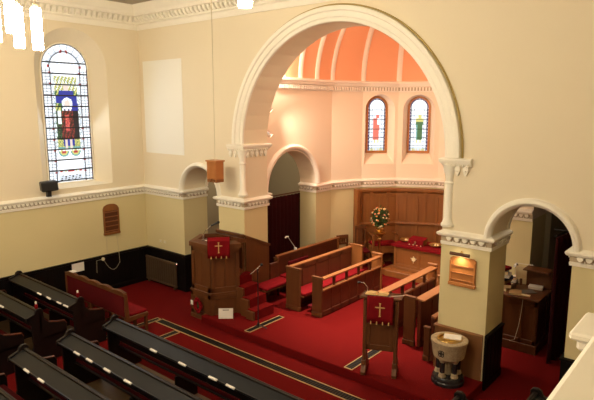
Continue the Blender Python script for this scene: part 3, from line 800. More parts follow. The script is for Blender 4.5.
o=MB(); o.prof([(-.17,1.225),(-.17,1.25),(.32,1.15),(.32,1.12)],-.31,.31); o.prof([(.31,1.12),(.33,1.12),(.33,1.17),(.315,1.17)],-.31,.31); o.build('book_rest',M['oak_dark'],lec,bevel=.003)
cl,sl=math.cos(la),math.sin(la)
m4=Matrix(((cl,sl,0,7.08),(sl,-cl,0,-.72),(0,0,1,.152),(0,0,0,1)))
fall('red cloth with gold cross hanging over the lectern front',m4,.39,.845,1.262,.155,.172)
ub=thing('open_bible','open buff-paged book lying on the lectern','book',(7.08,-.72,.152),la)
tl=math.atan2(-.10,.49)
m5=Matrix.Translation((-.07,.06,1.222))@Matrix.Rotation(tl,4,'X')
for s in (-1,1):
    o=MB(); o.prof([(0,.0),(.17*s,.0),(.17*s,.02),(.11*s,.035),(.02*s,.03)],-.12,.12,'y',m5); o.build('pages',M['yellow'],ub)
o=MB(); o.box(-.18,.18,-.13,.13,-.007,0,m5); o.build('cover',M['black'],ub)
def local(px,py,pz,obj_loc=(7.08,-.72,.152),a=la):
    return (obj_loc[0]+px*math.cos(a)-py*math.sin(a),obj_loc[1]+px*math.sin(a)+py*math.cos(a),obj_loc[2]+pz)
o=MB(); o.lathe([(.03,0),(.03,.01),(.008,.014)],(0,0),12); o.tube([(0,0,.01),(.0,.02,.08),(-.06,.02,.15),(-.12,.0,.16)],.007,6)
mic=o.build('desk_microphone',M['chrome'],None,smooth=True); mic.location=local(-.25,.26,1.165); mic.rotation_euler=(0,0,la); tag(mic,'small gooseneck microphone on the lectern desk','microphone')
o=MB(); o.tube([(-.11,.0,.16),(-.16,-.01,.155)],[.012,.016],8); o.build('microphone_head',M['black'],mic,smooth=True)
o=MB(); o.box(-.13,.13,-.012,.012,0,.004); c=o.build('paper_sheet',M['white'],None); c.location=local(.22,.08,1.208); c.rotation_euler=(tl,0,la+R(30)); tag(c,'narrow white sheet beside the open book on the lectern','paper')
# ================================================================= FONT
f=thing('baptismal_font','round carved stone font on black marble columns beside the right pier','font',(8.03,-.335,.152)); f.scale=(.88,.88,.94)
o=MB(); o.lathe([(.275,0),(.275,.05),(.26,.065),(.26,.11),(.245,.13)],(0,0),32); o.build('base',M['marble'],f,smooth=True)
for k in range(5):
    a=R(-100+72*k); x,y=.17*math.cos(a),.17*math.sin(a); 
    if k==4: pass
    o=MB(); o.lathe([(.042,.18),(.042,.385)],(x,y),14); cc=o.build('column',M['marble'],f,smooth=True)
    o=MB(); o.lathe([(.062,.13),(.062,.15),(.052,.165),(.055,.185),(.045,.20)],(x,y),14); o.build('column_base',M['stone'],cc,smooth=True); o=MB(); o.lathe([(.045,.37),(.05,.385),(.062,.40),(.068,.435)],(x,y),14); o.build('capital',M['stone'],cc,smooth=True)
o=MB(); o.lathe([(.06,.13),(.055,.2),(.06,.43)],(0,0),16); o.build('central_stem',M['stone'],f,smooth=True)
o=MB(); o.lathe([(.235,.425),(.255,.44),(.268,.49),(.282,.59),(.295,.66),(.308,.68),(.308,.71),(.28,.722),(.22,.722),(.20,.712),(.19,.66),(.12,.62),(.02,.61)],(0,0),40); o.build('bowl',M['stone'],f,smooth=True)
o=MB(); o.lathe([(.205,.722),(.200,.728),(.175,.726),(.17,.70),(.10,.68),(.01,.675)],(0,0),32,cap=False); o.build('basin',M['brass'],f,smooth=True)
# quatrefoil emblem
o=MB(); a=R(-92)
for k in range(4):
    t=R(45+90*k); q=Vector((.276*math.cos(a),.276*math.sin(a),.55)); ax=Vector((-math.sin(a),math.cos(a),0)); 
    cc=q+ax*.026*math.cos(t)+Vector((0,0,.026*math.sin(t)))
    pts=[cc+ax*.027*math.cos(s)+Vector((0,0,.027*math.sin(s)))+Vector((.008*math.cos(a),.008*math.sin(a),0)) for s in [2*PI*i/14 for i in range(15)]]
    o.tube(pts,.006,5)
o.build('quatrefoil_emblem',M['marble'],f)
o=MB(); o.box(-.125,.125,-.075,.075,0,.012); c=o.build('folded_card',M['white']); c.location=(8.06,-.30,.152+.690); c.rotation_euler=(R(4),0,R(20)); tag(c,'white card lying across the top of the font','card')
# ================================================================= CHANCEL STALLS
def stall(label,x,y0,y1,z0,ztop,endx0,endx1,kind,seat=None,railw=.10,side=1,endz=None,farpost=True,mat='mahog'):
    """stall running along y; board plane at x, near end panel endx0..endx1"""
    endz=endz or ztop
    r=thing('choir_stall',label,'choir stall',(x,y0,z0))
    def B(o,n,m,p=r,**k): return P_(o,n,m,p,**k)
    o=MB(); 
    if kind=='solid':
        o.box(x-.02,x+.02,y0+.04,y1,z0+.02,ztop-.03)
        n=max(2,int((y1-y0)/.42)); 
        for i in range(n+1):
            yy=y0+.04+(y1-y0-.04)*i/n; o.box(x-.03,x+.032,yy-.03,yy+.03,z0+.02,ztop-.03)
        o.box(x-.03,x+.032,y0+.04,y1,ztop-.12,ztop-.03); o.box(x-.03,x+.032,y0+.04,y1,z0+.02,z0+.12)
    else:
        o.box(x-.02,x+.02,y0+.04,y1,z0+.02,ztop-.26)
        n=max(2,int((y1-y0)/.30))
        for i in range(n+1):
            yy=y0+.04+(y1-y0-.04)*i/n; o.box(x-.028,x+.03,yy-.025,yy+.025,z0+.02,ztop-.26)
        o.box(x-.028,x+.03,y0+.04,y1,z0+.02,z0+.12)
    B(o,'front_panel',M[mat],bevel=.004)
    if kind!='solid':
        o=MB(); o.box(x-.035,x+.04,y0+.04,y1,ztop-.27,ztop-.235); B(o,'lower_rail',M['oak_light'],bevel=.004)
        n=max(2,int((y1-y0)/.38))
        for i in range(1,n):
            yy=y0+(y1-y0)*i/n; o=MB(); o.box(x-.022,x+.022,yy-.028,yy+.028,ztop-.24,ztop-.03); B(o,'baluster',M[mat],bevel=.004)
    o=MB(); o.prof([(x-railw*.5,ztop-.035),(x+railw*.5,ztop-.045),(x+railw*.5,ztop-.015),(x-railw*.5+.0,ztop)],y0+.02,y1,'y'); B(o,'top_rail',M['oak_light'],bevel=.004)
    o=MB(); o.box(endx0,endx1,y0,y0+.05,z0+.002,endz-.02); o.box(endx0-.01,endx1+.01,y0-.008,y0+.058,endz-.02,endz+.012); o.box(endx0-.008,endx1+.008,y0-.01,y0+.06,z0+.002,z0+.09)
    B(o,'end_panel',M['oak_dark'],bevel=.005)
    if farpost:
        o=MB(); o.box(min(endx0,x-.04),max(endx1-.02,x+.05),y1-.03,y1+.02,z0+.002,endz+.02); o.box(min(endx0,x-.04)-.012,max(endx1-.02,x+.05)+.012,y1-.04,y1+.03,endz+.02,endz+.05); B(o,'far_end_panel',M['oak'],bevel=.005)
    if seat:
        sx0,sx1,sz=seat
        o=MB(); o.box(sx0,sx1,y0+.05,y1-.03,sz-.06,sz-.03); o.box(sx0+.02,sx0+.05,y0+.1,y1-.1,z0+.01,sz-.06); o.box(sx1-.06,sx1-.03,y0+.1,y1-.1,z0+.3,sz-.06); B(o,'seat',M['oak_dark'],bevel=.003)
        o=MB(); o.box(sx0+.01,sx1+.01,y0+.06,y1-.04,sz-.03,sz+.03); B(o,'seat_cushion',M['red'],bevel=.012)
        o=MB(); o.box(sx1+.03,sx1+.18,y0+.12,y1-.1,z0+.08,z0+.14) ; B(o,'kneeler',M['red_dark'],bevel=.01)
    return r
# left side
stall('rear choir stall along the left chancel wall with red seat and low back',3.36,.98,3.30,.15,.99,3.30,3.42,'solid',seat=(3.40,3.78,.52),railw=.06,endz=.93,mat='mahog')
stall('middle left choir stall with solid panelled back and tall near end',4.20,.40,2.70,.15,1.03,4.17,4.53,'solid',seat=(4.24,4.60,.50),railw=.07)
stall('front left choir stall with open baluster top facing the aisle',5.04,.42,2.62,.15,.95,4.83,5.06,'open',railw=.08)
# right side
stall('front right choir stall behind the lectern with wide pale rail',6.45,.20,2.40,.15,1.02,6.32,6.50,'open',railw=.15,side=-1)
stall('second right choir stall with tall near end beside the right pier',7.14,.42,1.75,.15,1.02,6.85,7.06,'solid',railw=.17,side=-1)
stall('low rear right choir stall tucked against the right pier',7.56,.06,1.55,.15,.93,7.42,7.52,'solid',railw=.07,side=-1,endz=.72)
# low boarded front joining the rear stall to the pulpit steps
o=MB(); o.box(3.40,3.45,.72,.97,.152,.84); o.box(3.39,3.46,.72,.97,.84,.87)
c=o.build('panelled_screen',M['mahog'],bevel=.004); tag(c,'short low oak screen between the pier and the rear left stall','screen')
# detached red bench in front of it
b=thing('red_bench','low backless bench with red cushion beside the pulpit steps','bench',(3.68,.12,.15))
o=MB(); o.box(3.50,3.86,.14,.92,.47,.50); P_(o,'seat',M['oak_dark'],b,bevel=.004)
o=MB(); o.box(3.49,3.87,.13,.93,.50,.56); P_(o,'cushion',M['red'],b,bevel=.015)
for x in (3.54,3.80):
    for y in (.18,.84):
        o=MB(); o.box(x-.02,x+.02,y,y+.04,.152,.47); P_(o,'leg',M['ebony'],b)
# cushions against the rear stall back
c=MB(); c.box(3.43,3.48,1.3,2.0,.58,.80); c=c.build('back_cushion',M['red_dark'],bevel=.015); tag(c,'dark red back cushion propped on the rear left stall','cushion')
# goose neck lamp on the rear stall
o=MB(); o.lathe([(.045,0),(.045,.05),(.02,.06)],(0,0),12); o.tube([(0,0,.05),(-.03,-.16,.25),(-.05,-.30,.42)],.006,6)
l=o.build('reading_lamp',M['white'],None,smooth=True); l.scale=(.75,.75,.8); l.location=(3.36,1.66,.992); tag(l,'white gooseneck reading lamp on the rear left stall','lamp')
o=MB(); o.tube([(-.045,-.27,.42),(-.06,-.36,.43),(-.06,-.40,.40)],[.018,.024,.022],8); o.build('lamp_head',M['white'],l,smooth=True)
# ================================================================= ALTAR
al=thing('communion_table','oak communion table with three panels and red top cloth','altar',(5.65,4.15,.30))
ax0,ax1,ay0,ay1=4.68,6.66,3.86,4.46
o=MB(); o.box(ax0,ax1,ay0,ay1,.302,.88); o.box(ax0-.03,ax1+.03,ay0-.03,ay1+.03,.302,.37)
for t in (0,.333,.666,1):
    xx=ax0+(ax1-ax0-.07)*t; o.box(xx,xx+.07,ay0-.014,ay0,.37,.88)
o.box(ax0,ax1,ay0-.013,ay0,.37,.44); o.box(ax0,ax1,ay0-.013,ay0,.81,.88)
for t in (.02,.94): o.box(ax0-.014,ax0,ay0+(ay1-ay0)*t,ay0+(ay1-ay0)*t+.04,.37,.88)
P_(o,'body',M['oak'],al,bevel=.005)
o=MB(); o.box(ax0-.05,ax1+.05,ay0-.05,ay1+.05,.88,.925); P_(o,'table_top',M['oak_light'],al,bevel=.008)
o=MB(); o.lathe([(.05,0),(.05,.008)],(0,0),16,mat=Matrix.Translation((5.22,ay0-.014,.62))@Matrix.Rotation(PI/2,4,'X'))
m4=Matrix(((1,0,0,5.22),(0,-1,0,ay0-.022),(0,0,1,0),(0,0,0,1))); cross(o,m4,.625,.16,.14,.007,0,.006)
P_(o,'pale_cross',M['petal_c'],al)
o=MB(); o.box(ax0-.045,ax1+.045,ay0-.055,ay1+.045,.926,.934); o.box(ax0-.045,ax1+.045,ay0-.062,ay0-.054,.87,.934)
c=o.build('table_cloth',M['red'],bevel=.003); tag(c,'bright red cloth covering the communion table top','tablecloth')
for x,y,lab in ((4.80,4.22,'shallow brass dish on the red cloth near the flowers'),(5.60,4.20,'shallow brass dish on the red cloth near the right pier')):
    o=MB(); o.lathe([(.06,0),(.08,.01),(.14,.03),(.165,.045),(.16,.05),(.12,.032),(.04,.02)],(0,0),28); c=o.build('collection_plate',M['brass'],smooth=True); c.location=(x,y,.935); tag(c,lab,'dish')
    o=MB(); o.ico((0,0,.035),.035,1); o.ico((.05,.02,.032),.025,1); o.build('contents',M['petal_c'],c)
bs=thing('bible_stand','small box stand draped in red on the communion table','stand',(5.18,4.10,.936))
o=MB(); o.prof([(-.10,0),(.12,0),(.12,.16),(-.08,.12)],-.19,.19); o.build('desk',M['oak'],bs)
o=MB(); rows=[]
for y,z in ((.13,.17),(-.085,.128),(-.115,.12),(-.125,.0)): rows.append([(-.2+.4*k/6,y,z) for k in range(7)])
o.grid(rows); c=o.build('red_drape',M['red'],bs,normals=False)
o=MB(); cross(o,Matrix.Identity(4),.075,.07,.04,.005,-.135); o.build('gold_cross',M['brass_edge'],c)
for k in range(4): o=MB(); o.ico((-.15+.1*k,-.135,.005),.018,1); o.build('tassel',M['petal_c'],c)
# ================================================================= FLOWERS
fs=thing('flower_stand','tall brass pedestal holding flowers beside the communion table','flower stand',(4.20,3.95,.30))
o=MB(); o.lathe([(.15,0.002),(.15,.03),(.06,.06),(.03,.10),(.035,.3),(.028,.35),(.03,.62),(.05,.65),(.03,.68),(.06,.72),(.13,.78),(.15,.80),(.15,.82),(.05,.83)],(0,0),20); o.build('pedestal',M['brass'],fs,smooth=True)
fl=thing('flower_arrangement','round bunch of orange and cream flowers with green leaves on the brass pedestal','flowers',(4.20,3.95,1.13))
o=MB(); o.lathe([(.05,0.002),(.08,.04),(.09,.09),(.07,.12)],(0,0),16); o.build('bowl',M['brass'],fl,smooth=True)
rnd=random.Random(3); lv=MB()
for i in range(700):
    th=rnd.uniform(0,2*PI); cz=rnd.uniform(-1,1); rr=rnd.uniform(.55,1)
    s=math.sqrt(1-cz*cz); p=Vector((.21*rr*s*math.cos(th),.21*rr*s*math.sin(th),.35+.27*rr*cz)); 
    a=Vector((rnd.uniform(-1,1),rnd.uniform(-1,1),rnd.uniform(-.4,1))).normalized(); b=a.cross(Vector((rnd.uniform(-1,1),rnd.uniform(-1,1),rnd.uniform(-1,1)))).normalized(); L=rnd.uniform(.05,.09)
    lv.q(p,p+a*L*.5+b*L*.22,p+a*L,p+a*L*.5-b*L*.22)
for i in range(10):
    a=2*PI*i/10; lv.tube([(0,0,.08),(.10*math.cos(a),.10*math.sin(a),.30)],.004,4)
tag(lv.build('leaves',M['leaf'],fl,normals=False),kind=None)
for i in range(60):
    th=rnd.uniform(0,2*PI); cz=rnd.uniform(-.75,1); s=math.sqrt(1-cz*cz); p=(.22*s*math.cos(th),.22*s*math.sin(th),.36+.27*cz)
    o=MB(); rr=rnd.uniform(.014,.030); o.ico(p,rr,1,(1,1,.8)); o.ico((p[0],p[1],p[2]+rr*.3),rr*.55,1)
    o.build('blossom',M[rnd.choice(['petal_o','petal_c','petal_p','yellow'])],fl)
# ================================================================= APSE SEATS
def arm_bench():
    a=Vector(V[1]);b=Vector(V[2]); d=(b-a).normalized(); n=Vector((d.y,-d.x)); base=(a+d*.16+n*.16)
    r=thing('apse_bench','oak bench with red cushion against the curved panelling behind the flowers','bench',(base.x,base.y,.15),math.atan2(d.y,d.x))
    L=.72
    o=MB(); o.box(0,L,-.42,0,.50,.54); o.box(0,L,-.42,-.38,.36,.5); o.build('seat',M['oak'],r,bevel=.004)
    o=MB(); o.box(.02,L-.02,-.42,-.01,.54,.60); o.build('cushion',M['red'],r,bevel=.015)
    for x in (0,L-.05):
        o=MB(); o.box(x,x+.05,-.43,0,.002,.5); o.box(x,x+.05,-.43,-.38,.5,.80); o.box(x,x+.05,-.43,0,.80,.83); o.build('bench_end',M['oak'],r,bevel=.004)
arm_bench()
def chair(name,label,x,y,z,rz,h=.95,w=.44,mat='oak_dark'):
    r=thing(name,label,'chair',(x,y,z),rz)
    for sx in (-1,1):
        o=MB(); o.box(sx*(w/2-.02)-.02,sx*(w/2-.02)+.02,-.20,-.16,.002,.45); o.build('front_leg',M[mat],r,bevel=.003)
        o=MB(); o.box(sx*(w/2-.02)-.02,sx*(w/2-.02)+.02,.16,.20,.002,h); o.build('back_post',M[mat],r,bevel=.003)
    o=MB(); o.box(-w/2,w/2,-.21,.19,.40,.45); o.build('seat',M['red_dark'],r,bevel=.01)
    o=MB(); o.box(-w/2,w/2,.155,.205,h-.08,h+.02); o.build('crest_rail',M[mat],r,bevel=.004)
    o=MB(); o.box(-w/2,w/2,.165,.195,.55,.60); o.build('back_rail',M[mat],r,bevel=.004)
    for i in range(3):
        x_=-w/2+.11+i*(w-.22)/2; o=MB(); o.box(x_-.02,x_+.02,.17,.19,.60,h-.08); o.build('slat',M[mat],r)
    o=MB()
    for sx in (-1,1): o.box(sx*(w/2-.02)-.012,sx*(w/2-.02)+.012,-.16,.16,.18,.21)
    o.build('stretcher',M[mat],r)
    return r
chair('slat_back_chair','dark slat-back wooden chair at the corner of chancel wall and panelling',3.40,3.60,.152,R(62),.78,.34)
chair('tall_chair','tall dark oak chair in front of the curved panelling beside the flowers',3.70,3.93,.152,R(50),1.02,.30)
# ================================================================= THINGS ON WALLS
def hymn_board(label,m4,w,h,arched,mat,n):
    """local x along wall, y outwards, origin bottom centre"""
    o=MB()
    if arched:
        pts=[(-w/2,0),(w/2,0),(w/2,h*.84),(w/2-.03,h*.93),(w/2-.10,h*.985),(0,h),(-w/2+.10,h*.985),(-w/2+.03,h*.93),(-w/2,h*.84)]
    else: pts=[(-w/2,0),(w/2,0),(w/2,h*.93),(w/2-.04,h),(-w/2+.04,h),(-w/2,h*.93)]
    o.prof(pts,.002,.03,'y',m4)
    o.box(-w/2,-w/2+.025,.03,.05,0,h*.85,m4); o.box(w/2-.025,w/2,.03,.05,0,h*.85,m4); o.box(-w/2-.01,w/2+.01,.0,.055,-.03,.02,m4)
    b=o.build('hymn_board',mat,bevel=.003); tag(b,label,'hymn board')
    for i in range(n):
        z=.05+i*(h*.80)/n
        o=MB(); o.prof([(-w/2+.026,z),(w/2-.026,z),(w/2-.026,z+.018),(-w/2+.026,z+.018)],.03,.048,'y',m4); o.build('slat',M['oak_light'],b)
    return b
mL=Matrix(((0,1,0,0),(1,0,0,-.955),(0,0,1,1.35),(0,0,0,1)))
b=hymn_board('arched wooden hymn board on the cream left wall above the black wainscot',mL,.39,.68,True,M['oak'],5)
o=MB(); o.box(-.16,.16,.03,.034,.03,.52,mL); o.build('back_panel',M['mahog'],b)
mR=Matrix(((1,0,0,8.045),(0,-1,0,0),(0,0,1,1.585),(0,0,0,1)))
hymn_board('pale pine hymn board on the right pier under a picture light',mR,.40,.415,False,M['pine'],3)
pl=thing('picture_light','brass picture light above the pine hymn board on the right pier','lamp',(8.02,-.10,2.06))
o=MB(); o.tube([(-.15,0,0),(.15,0,0)],.026,12); o.build('shade',M['oak_dark'],pl,smooth=True)
o=MB(); o.tube([(0,.0,.01),(0,.06,.04),(0,.098,.0)],.008,6); o.build('bracket',M['brass'],pl)
o=MB(); o.tube([(-.12,.018,-.012),(.12,.018,-.012)],.010,8); o.build('tube_bulb',M['bulb'],pl)
# notice, socket and cords on the left wall
o=MB(); o.box(.036,.045,-1.98,-1.70,.63,.84); c=o.build('wall_notice',M['white']); tag(c,'white paper notice pinned above the red bench on the black wainscot','notice')
o=MB(); o.lathe([(.04,0),(.04,.02),(.02,.03)],(0,0),14); c=o.build('socket',M['cream_plastic'],smooth=True); c.location=(.05,-1.24,.79); c.rotation_euler=(0,R(90),0); tag(c,'round pale socket on the black wainscot below the arched hymn board','socket')
o=MB(); o.tube([(.02,-1.10,1.33),(.02,-1.10,1.1),(.02,-1.10,.93),(.06,-1.10,.90)],.004,5)
pts=[(.07,-1.24,.79)]+[(.065,-1.24+.42*t,.79-.42*math.sin(PI*t*.62)*1.0+.25*t*t) for t in [i/12 for i in range(1,13)]]
o.tube(pts,.004,5); o.tube([(.065,-.82,.62),(.06,-.83,.9),(.02,-.84,1.32)],.004,5); o.tube([(.06,-1.26,.79),(.06,-1.40,.79),(.06,-1.41,.50)],.004,5)
c=o.build('cable',M['wire']); tag(c,'thin pale cable looping from the hymn board to the round socket','cable')
# speaker by the nave window
sp=thing('wall_speaker','black loudspeaker on the left wall under the stained glass window','loudspeaker',(.20,-2.44,2.62))
o=MB(); o.box(-.10,.12,-.15,.17,-.10,.10); o.build('cabinet',M['black'],sp,bevel=.02).rotation_euler=(R(4),0,R(-15))
o=MB(); o.tube([(-.19,0,-.06),(0,0,-.06)],.02,8); o.box(-.04,.04,-.04,.04,-.22,-.08); o.build('bracket',M['black'],sp)
# radiator
rd=thing('radiator','dark ribbed radiator under the plaster in the left corner','radiator',(0,0,0))
for i in range(14):
    o=MB(); x=.09+i*.085; o.tube([(x,-.09,.08),(x,-.09,.63)],.026,8); o.box(x-.012,x+.012,-.12,-.06,.08,.63); o.build('column',M['rad'],rd)
o=MB(); o.tube([(.06,-.09,.63),(1.23,-.09,.63)],.03,8); o.tube([(.06,-.09,.08),(1.23,-.09,.08)],.03,8)
for x in (.14,1.14): o.box(x-.02,x+.02,-.11,-.07,.002,.08)
o.build('header_pipes',M['rad'],rd)
o=MB(); o.ico((1.27,-.10,.64),.035,2); o.build('valve',M['chrome'],rd,smooth=True)
# switch plates
for i,x in enumerate((.56,.72)):
    o=MB(); o.box(x-.045,x+.045,-.014,-.001,1.03,1.10); c=o.build('switch_plate',M['cream_plastic'],bevel=.003)
    o=MB(); o.box(x-.012,x+.012,-.020,-.014,1.05,1.08); o.build('switch',M['white'],c)
    tag(c,['cream switch plate above the radiator, nearer the corner','cream switch plate above the radiator, nearer the arch'][i],'switch')
# projected light on the chancel arch wall, painted as a pale panel
o=MB(); o.box(.14,1.55,-.006,-.001,3.16,5.25); c=o.build('projected_light_patch',M['patchwhite']); tag(c,'pale white rectangle of painted projector light on the wall above the left small arch','screen')
# hanging wooden box
hb=thing('hanging_box','varnished wooden box hanging on a long wire before the left pier','hanging box',(3.12,-.50,2.76))
o=MB(); o.box(-.135,.135,-.10,.10,.06,.42); o.box(-.155,.155,-.12,.12,.40,.43)
for i in range(-3,4): o.box(i*.038-.012,i*.038+.012,-.11,-.095,.07,.40)
o.build('case',M['pine'],hb,bevel=.004)
for i in (-1,-.4,.4,1): o=MB(); o.box(i*.112-.018,i*.112+.018,-.10,.10,.0,.06); o.build('foot',M['oak'],hb)
o=MB(); o.tube([(0,0,.43),(0,0,CEIL-2.76)],.008,6); o.build('wire',M['wire'],hb)
# ================================================================= PENDANT LIGHTS
def pendant(x,y,zb,label,group,h=.50,r=.062):
    p=thing('pendant_light',label,'pendant light',(x,y,zb),0,group)
    o=MB(); o.lathe([(r*.9,0),(r,.02),(r,h-.02),(r*.9,h)],(0,0),20); o.build('glass_tube',M['lamp'],p,smooth=True)
    o=MB(); o.lathe([(r*.6,h),(r*.55,h+.04),(.02,h+.06)],(0,0),12); o.build('cap',M['wire'],p,smooth=True)
    o=MB(); o.tube([(0,0,h+.05),(0,0,CEIL-zb)],.008,6); o.build('cord',M['wire'],p)
    return p
PD=[]
LA='group of tubular pendant lights over the centre of the nave'
for (x,y,z,l) in ((4.223,-4.338,4.908,'tubular white pendant light, lowest and furthest right of the cluster by the nave window'),(3.938,-4.436,4.944,'tubular white pendant light overlapping its neighbour beside the nave window cluster'),
  (3.836,-4.481,5.131,'tubular white pendant light cut by the top edge in the cluster by the nave window'),(3.599,-4.569,5.03,'tubular white pendant light at the very edge of the picture in the left cluster'),
  (7.70,-4.17,5.055,'single tubular white pendant light at the top edge between cornice and chancel arch')):
    pendant(x,y,z,l,'tubular pendant lights hanging over the pews')
# unseen companions of the same fittings further back
for (x,y,z) in ((7.95,-4.4,5.25),(7.6,-4.5,5.35),(4.1,-7.4,5.0),(3.8,-7.6,5.15),(7.9,-7.9,5.25),(7.6,-7.8,5.1)):
    pendant(x,y,z,'tubular white pendant light further back over the pews, outside the picture','tubular pendant lights outside the picture')
# ================================================================= GALLERY
o=MB(); o.box(10.95,13.1,-9.5,-4.75,2.3,2.55); o.box(10.93,11.0,-9.5,-5.02,2.3,3.33)
struct(o.build('wall_gallery_front',M['trim']))
g=MB(); g.prof([(10.82,3.33),(10.84,3.31),(10.90,3.30),(11.16,3.30),(11.16,3.40),(10.84,3.40),(10.82,3.385)],-9.5,-5.05,'y')
struct(g.build('trim_gallery_ledge',M['trim'],bevel=.004))
g=MB()
def ringbox(z0,z1,e): g.box(10.70-e,11.3,-5.36,-4.80+e,z0,z1)
g.box(10.64,11.3,-5.06,-4.73,3.16,3.20); g.box(10.67,11.3,-5.04,-4.76,3.11,3.16); g.box(10.70,11.3,-5.03,-4.78,3.08,3.11); g.box(10.74,11.3,-5.01,-4.80,2.3,3.08)
struct(g.build('trim_gallery_newel',M['trim'],bevel=.012))
o=MB(); o.lathe([(.10,0),(.10,.1),(.07,.15),(.06,2.1),(.10,2.2),(.12,2.3)],(11.1,-5.1),16); struct(o.build('trim_gallery_column',M['trim'],smooth=True))
# ================================================================= SIDE ROOMS
def curtain(name,label,O,U,w,z0,z1,amp=.05,waves=9,m='curtain'):
    O=Vector(O);U=Vector(U).normalized(); n=Vector((U.y,-U.x,0)); mb=MB(); rows=[]; K=waves*8
    for z in [z0+(z1-z0)*i/6 for i in range(7)]:
        rows.append([O+U*(w*k/K)+n*(amp*math.sin(2*PI*k/8)*(1-.4*(z-z0)/(z1-z0)))+Vector((0,0,z)) for k in range(K+1)])
    mb.grid(rows); c=mb.build(name,M[m],None,normals=False,smooth=True); s=c.modifiers.new('thick','SOLIDIFY'); s.thickness=.01
    tag(c,label,'curtain'); return c
c=curtain('curtain','dark maroon curtain hung across the arch behind the left choir stalls',(2.50,1.62,0),(0,1,0),1.25,.16,2.08)
o=MB(); o.tube([(2.50,1.12,2.12),(2.50,2.95,2.12)],.018,8); c=o.build('curtain_rail',M['oak_dark']); tag(c,'wooden rail carrying the maroon curtain behind the left choir stalls','curtain rail')
o=MB(); o.box(2.2,2.45,1.0,1.4,.16,1.25); o.box(2.18,2.47,.98,1.42,1.25,1.28); c=o.build('black_cabinet',M['ebony'],bevel=.005); tag(c,'black cabinet inside the arch behind the left choir stalls','cabinet')
c=curtain('curtain','dark maroon curtain in the side room behind the right small arch',(8.93,1.5,0),(.14,1,0),1.65,.02,2.16)
o=MB(); o.tube([(8.93,1.45,2.2),(9.17,3.15,2.2)],.022,8); o.tube([(8.78,1.95,2.2),(9.0,1.95,2.2)],.015,8); c=o.build('curtain_rail',M['ebony']); tag(c,'black rail carrying the curtain behind the right small arch','curtain rail')
# floodlight in the left room
o=MB(); o.box(-.09,.09,-.05,.05,-.06,.06); fl_=o.build('floodlight',M['chrome'],bevel=.005); fl_.location=(1.2,4.55,2.62); fl_.rotation_euler=(R(20),0,R(-15)); tag(fl_,'small silver floodlight high on the side room wall seen through the left chancel arch','floodlight')
o=MB(); o.box(-.02,.02,.0,.14,.04,.08); o.box(-.07,.07,-.052,-.050,-.045,.045); o.build('bracket',M['white'],fl_)
# console desk behind the right arch
dk=thing('organ_desk','oak desk crowded with books and papers behind the right small arch','desk',(8.15,2.1,0))
X0,X1,Y0,Y1=7.72,8.66,1.75,2.50
o=MB(); o.box(X0,X1,Y0,Y1,.16 if False else .002,.95); o.box(X0-.0,X1+.03,Y0-.03,Y1,.002,.16)
for xx in (X0,X0+.33,X0+.66,X1-.05): o.box(xx,xx+.05,Y0-.015,Y0,.16,.95)
o.box(X0,X1,Y0-.015,Y0,.85,.95); o.box(X0,X1,Y0-.015,Y0,.16,.24)
for yy in (Y0,Y0+.5,Y1-.05): o.box(X1,X1+.015,yy,yy+.05,.16,.95)
P_(o,'body',M['oak_dark'],dk,bevel=.004)
o=MB(); o.box(X0-.02,X1+.03,Y0-.04,Y1,.95,.985); P_(o,'desk_top',M['oak_dark'],dk,bevel=.005)
o=MB(); o.box(X1-.42,X1+.02,Y1-.04,Y1+.0,.985,1.33); o.box(X1-.42,X1+.02,Y1-.30,Y1-.0,1.33,1.355); P_(o,'upstand',M['oak_dark'],dk,bevel=.004)
o=MB(); o.prof([(Y0+.02,.986),(Y1-.3,.986),(Y1-.3,1.06),(Y1-.42,1.05)],8.10,8.14); P_(o,'divider',M['oak_dark'],dk)
def book(x,y,z,w,d,h,rz,mat,label,cat='book',name='book'):
    o=MB(); o.box(-w/2,w/2,-d/2,d/2,0,h); b=o.build(name,M[mat],bevel=.002); b.location=(x,y,z); b.rotation_euler=(0,0,rz)
    if h>.015:
        o=MB(); o.box(-w/2+.004,w/2-.004,-d/2-.001,d/2+.001,.004,h-.004); o.build('pages',M['petal_c'] if mat!='white' else M['white'],b)
    tag(b,label,cat); return b
zz=.987
M['cov_blue']=plain('navy_cover',(.03,.05,.12),.5); M['cov_tan']=plain('tan_cover',(.40,.24,.10),.5); M['cov_grey']=plain('grey_cover',(.18,.17,.15),.5)
st1=[('cov_tan','tan book at the bottom of the desk pile nearest the pier'),('red_dark','dark red book second in the desk pile nearest the pier'),('cov_tan','thick buff book in the middle of the desk pile'),('cov_blue','navy book upper in the desk pile nearest the pier'),('white','white booklet near the top of the desk pile'),('cov_grey','grey book just under the red one on the desk pile'),('red','bright red book topping the desk pile nearest the pier')]
z=zz
for i,(m,l) in enumerate(st1):
    h=.05 if i%2 else .04; book(7.95+.02*math.sin(i*2),2.02,z,.28-.012*i,.34-.012*i,h*1.25,R(20*math.sin(i*1.7)),m,l); z+=h*1.25+.001
z=zz
for i,(m,l) in enumerate((('cov_grey','grey folder at the foot of the pile against the desk back'),('white','white folder in the pile against the desk back'),('cov_blue','dark folder on the pile against the desk back'))):
    book(7.98,2.38,z,.24,.16,.045,R(12*i-8),m,l,'folder','folder'); z+=.046
book(8.24,1.88,zz,.20,.26,.03,R(15),'cov_tan','tan hymn book lying at the front of the oak desk')
book(8.44,2.36,zz,.24,.15,.05,R(8),'white','white box of cards at the back of the oak desk','box','card_box')
book(8.38,2.08,zz,.26,.20,.008,R(40),'cov_grey','grey folded sheet on the oak desk','paper','paper_sheet')
book(8.40,1.84,zz,.20,.08,.015,R(8),'petal_c','pale pink booklet at the front edge of the oak desk')
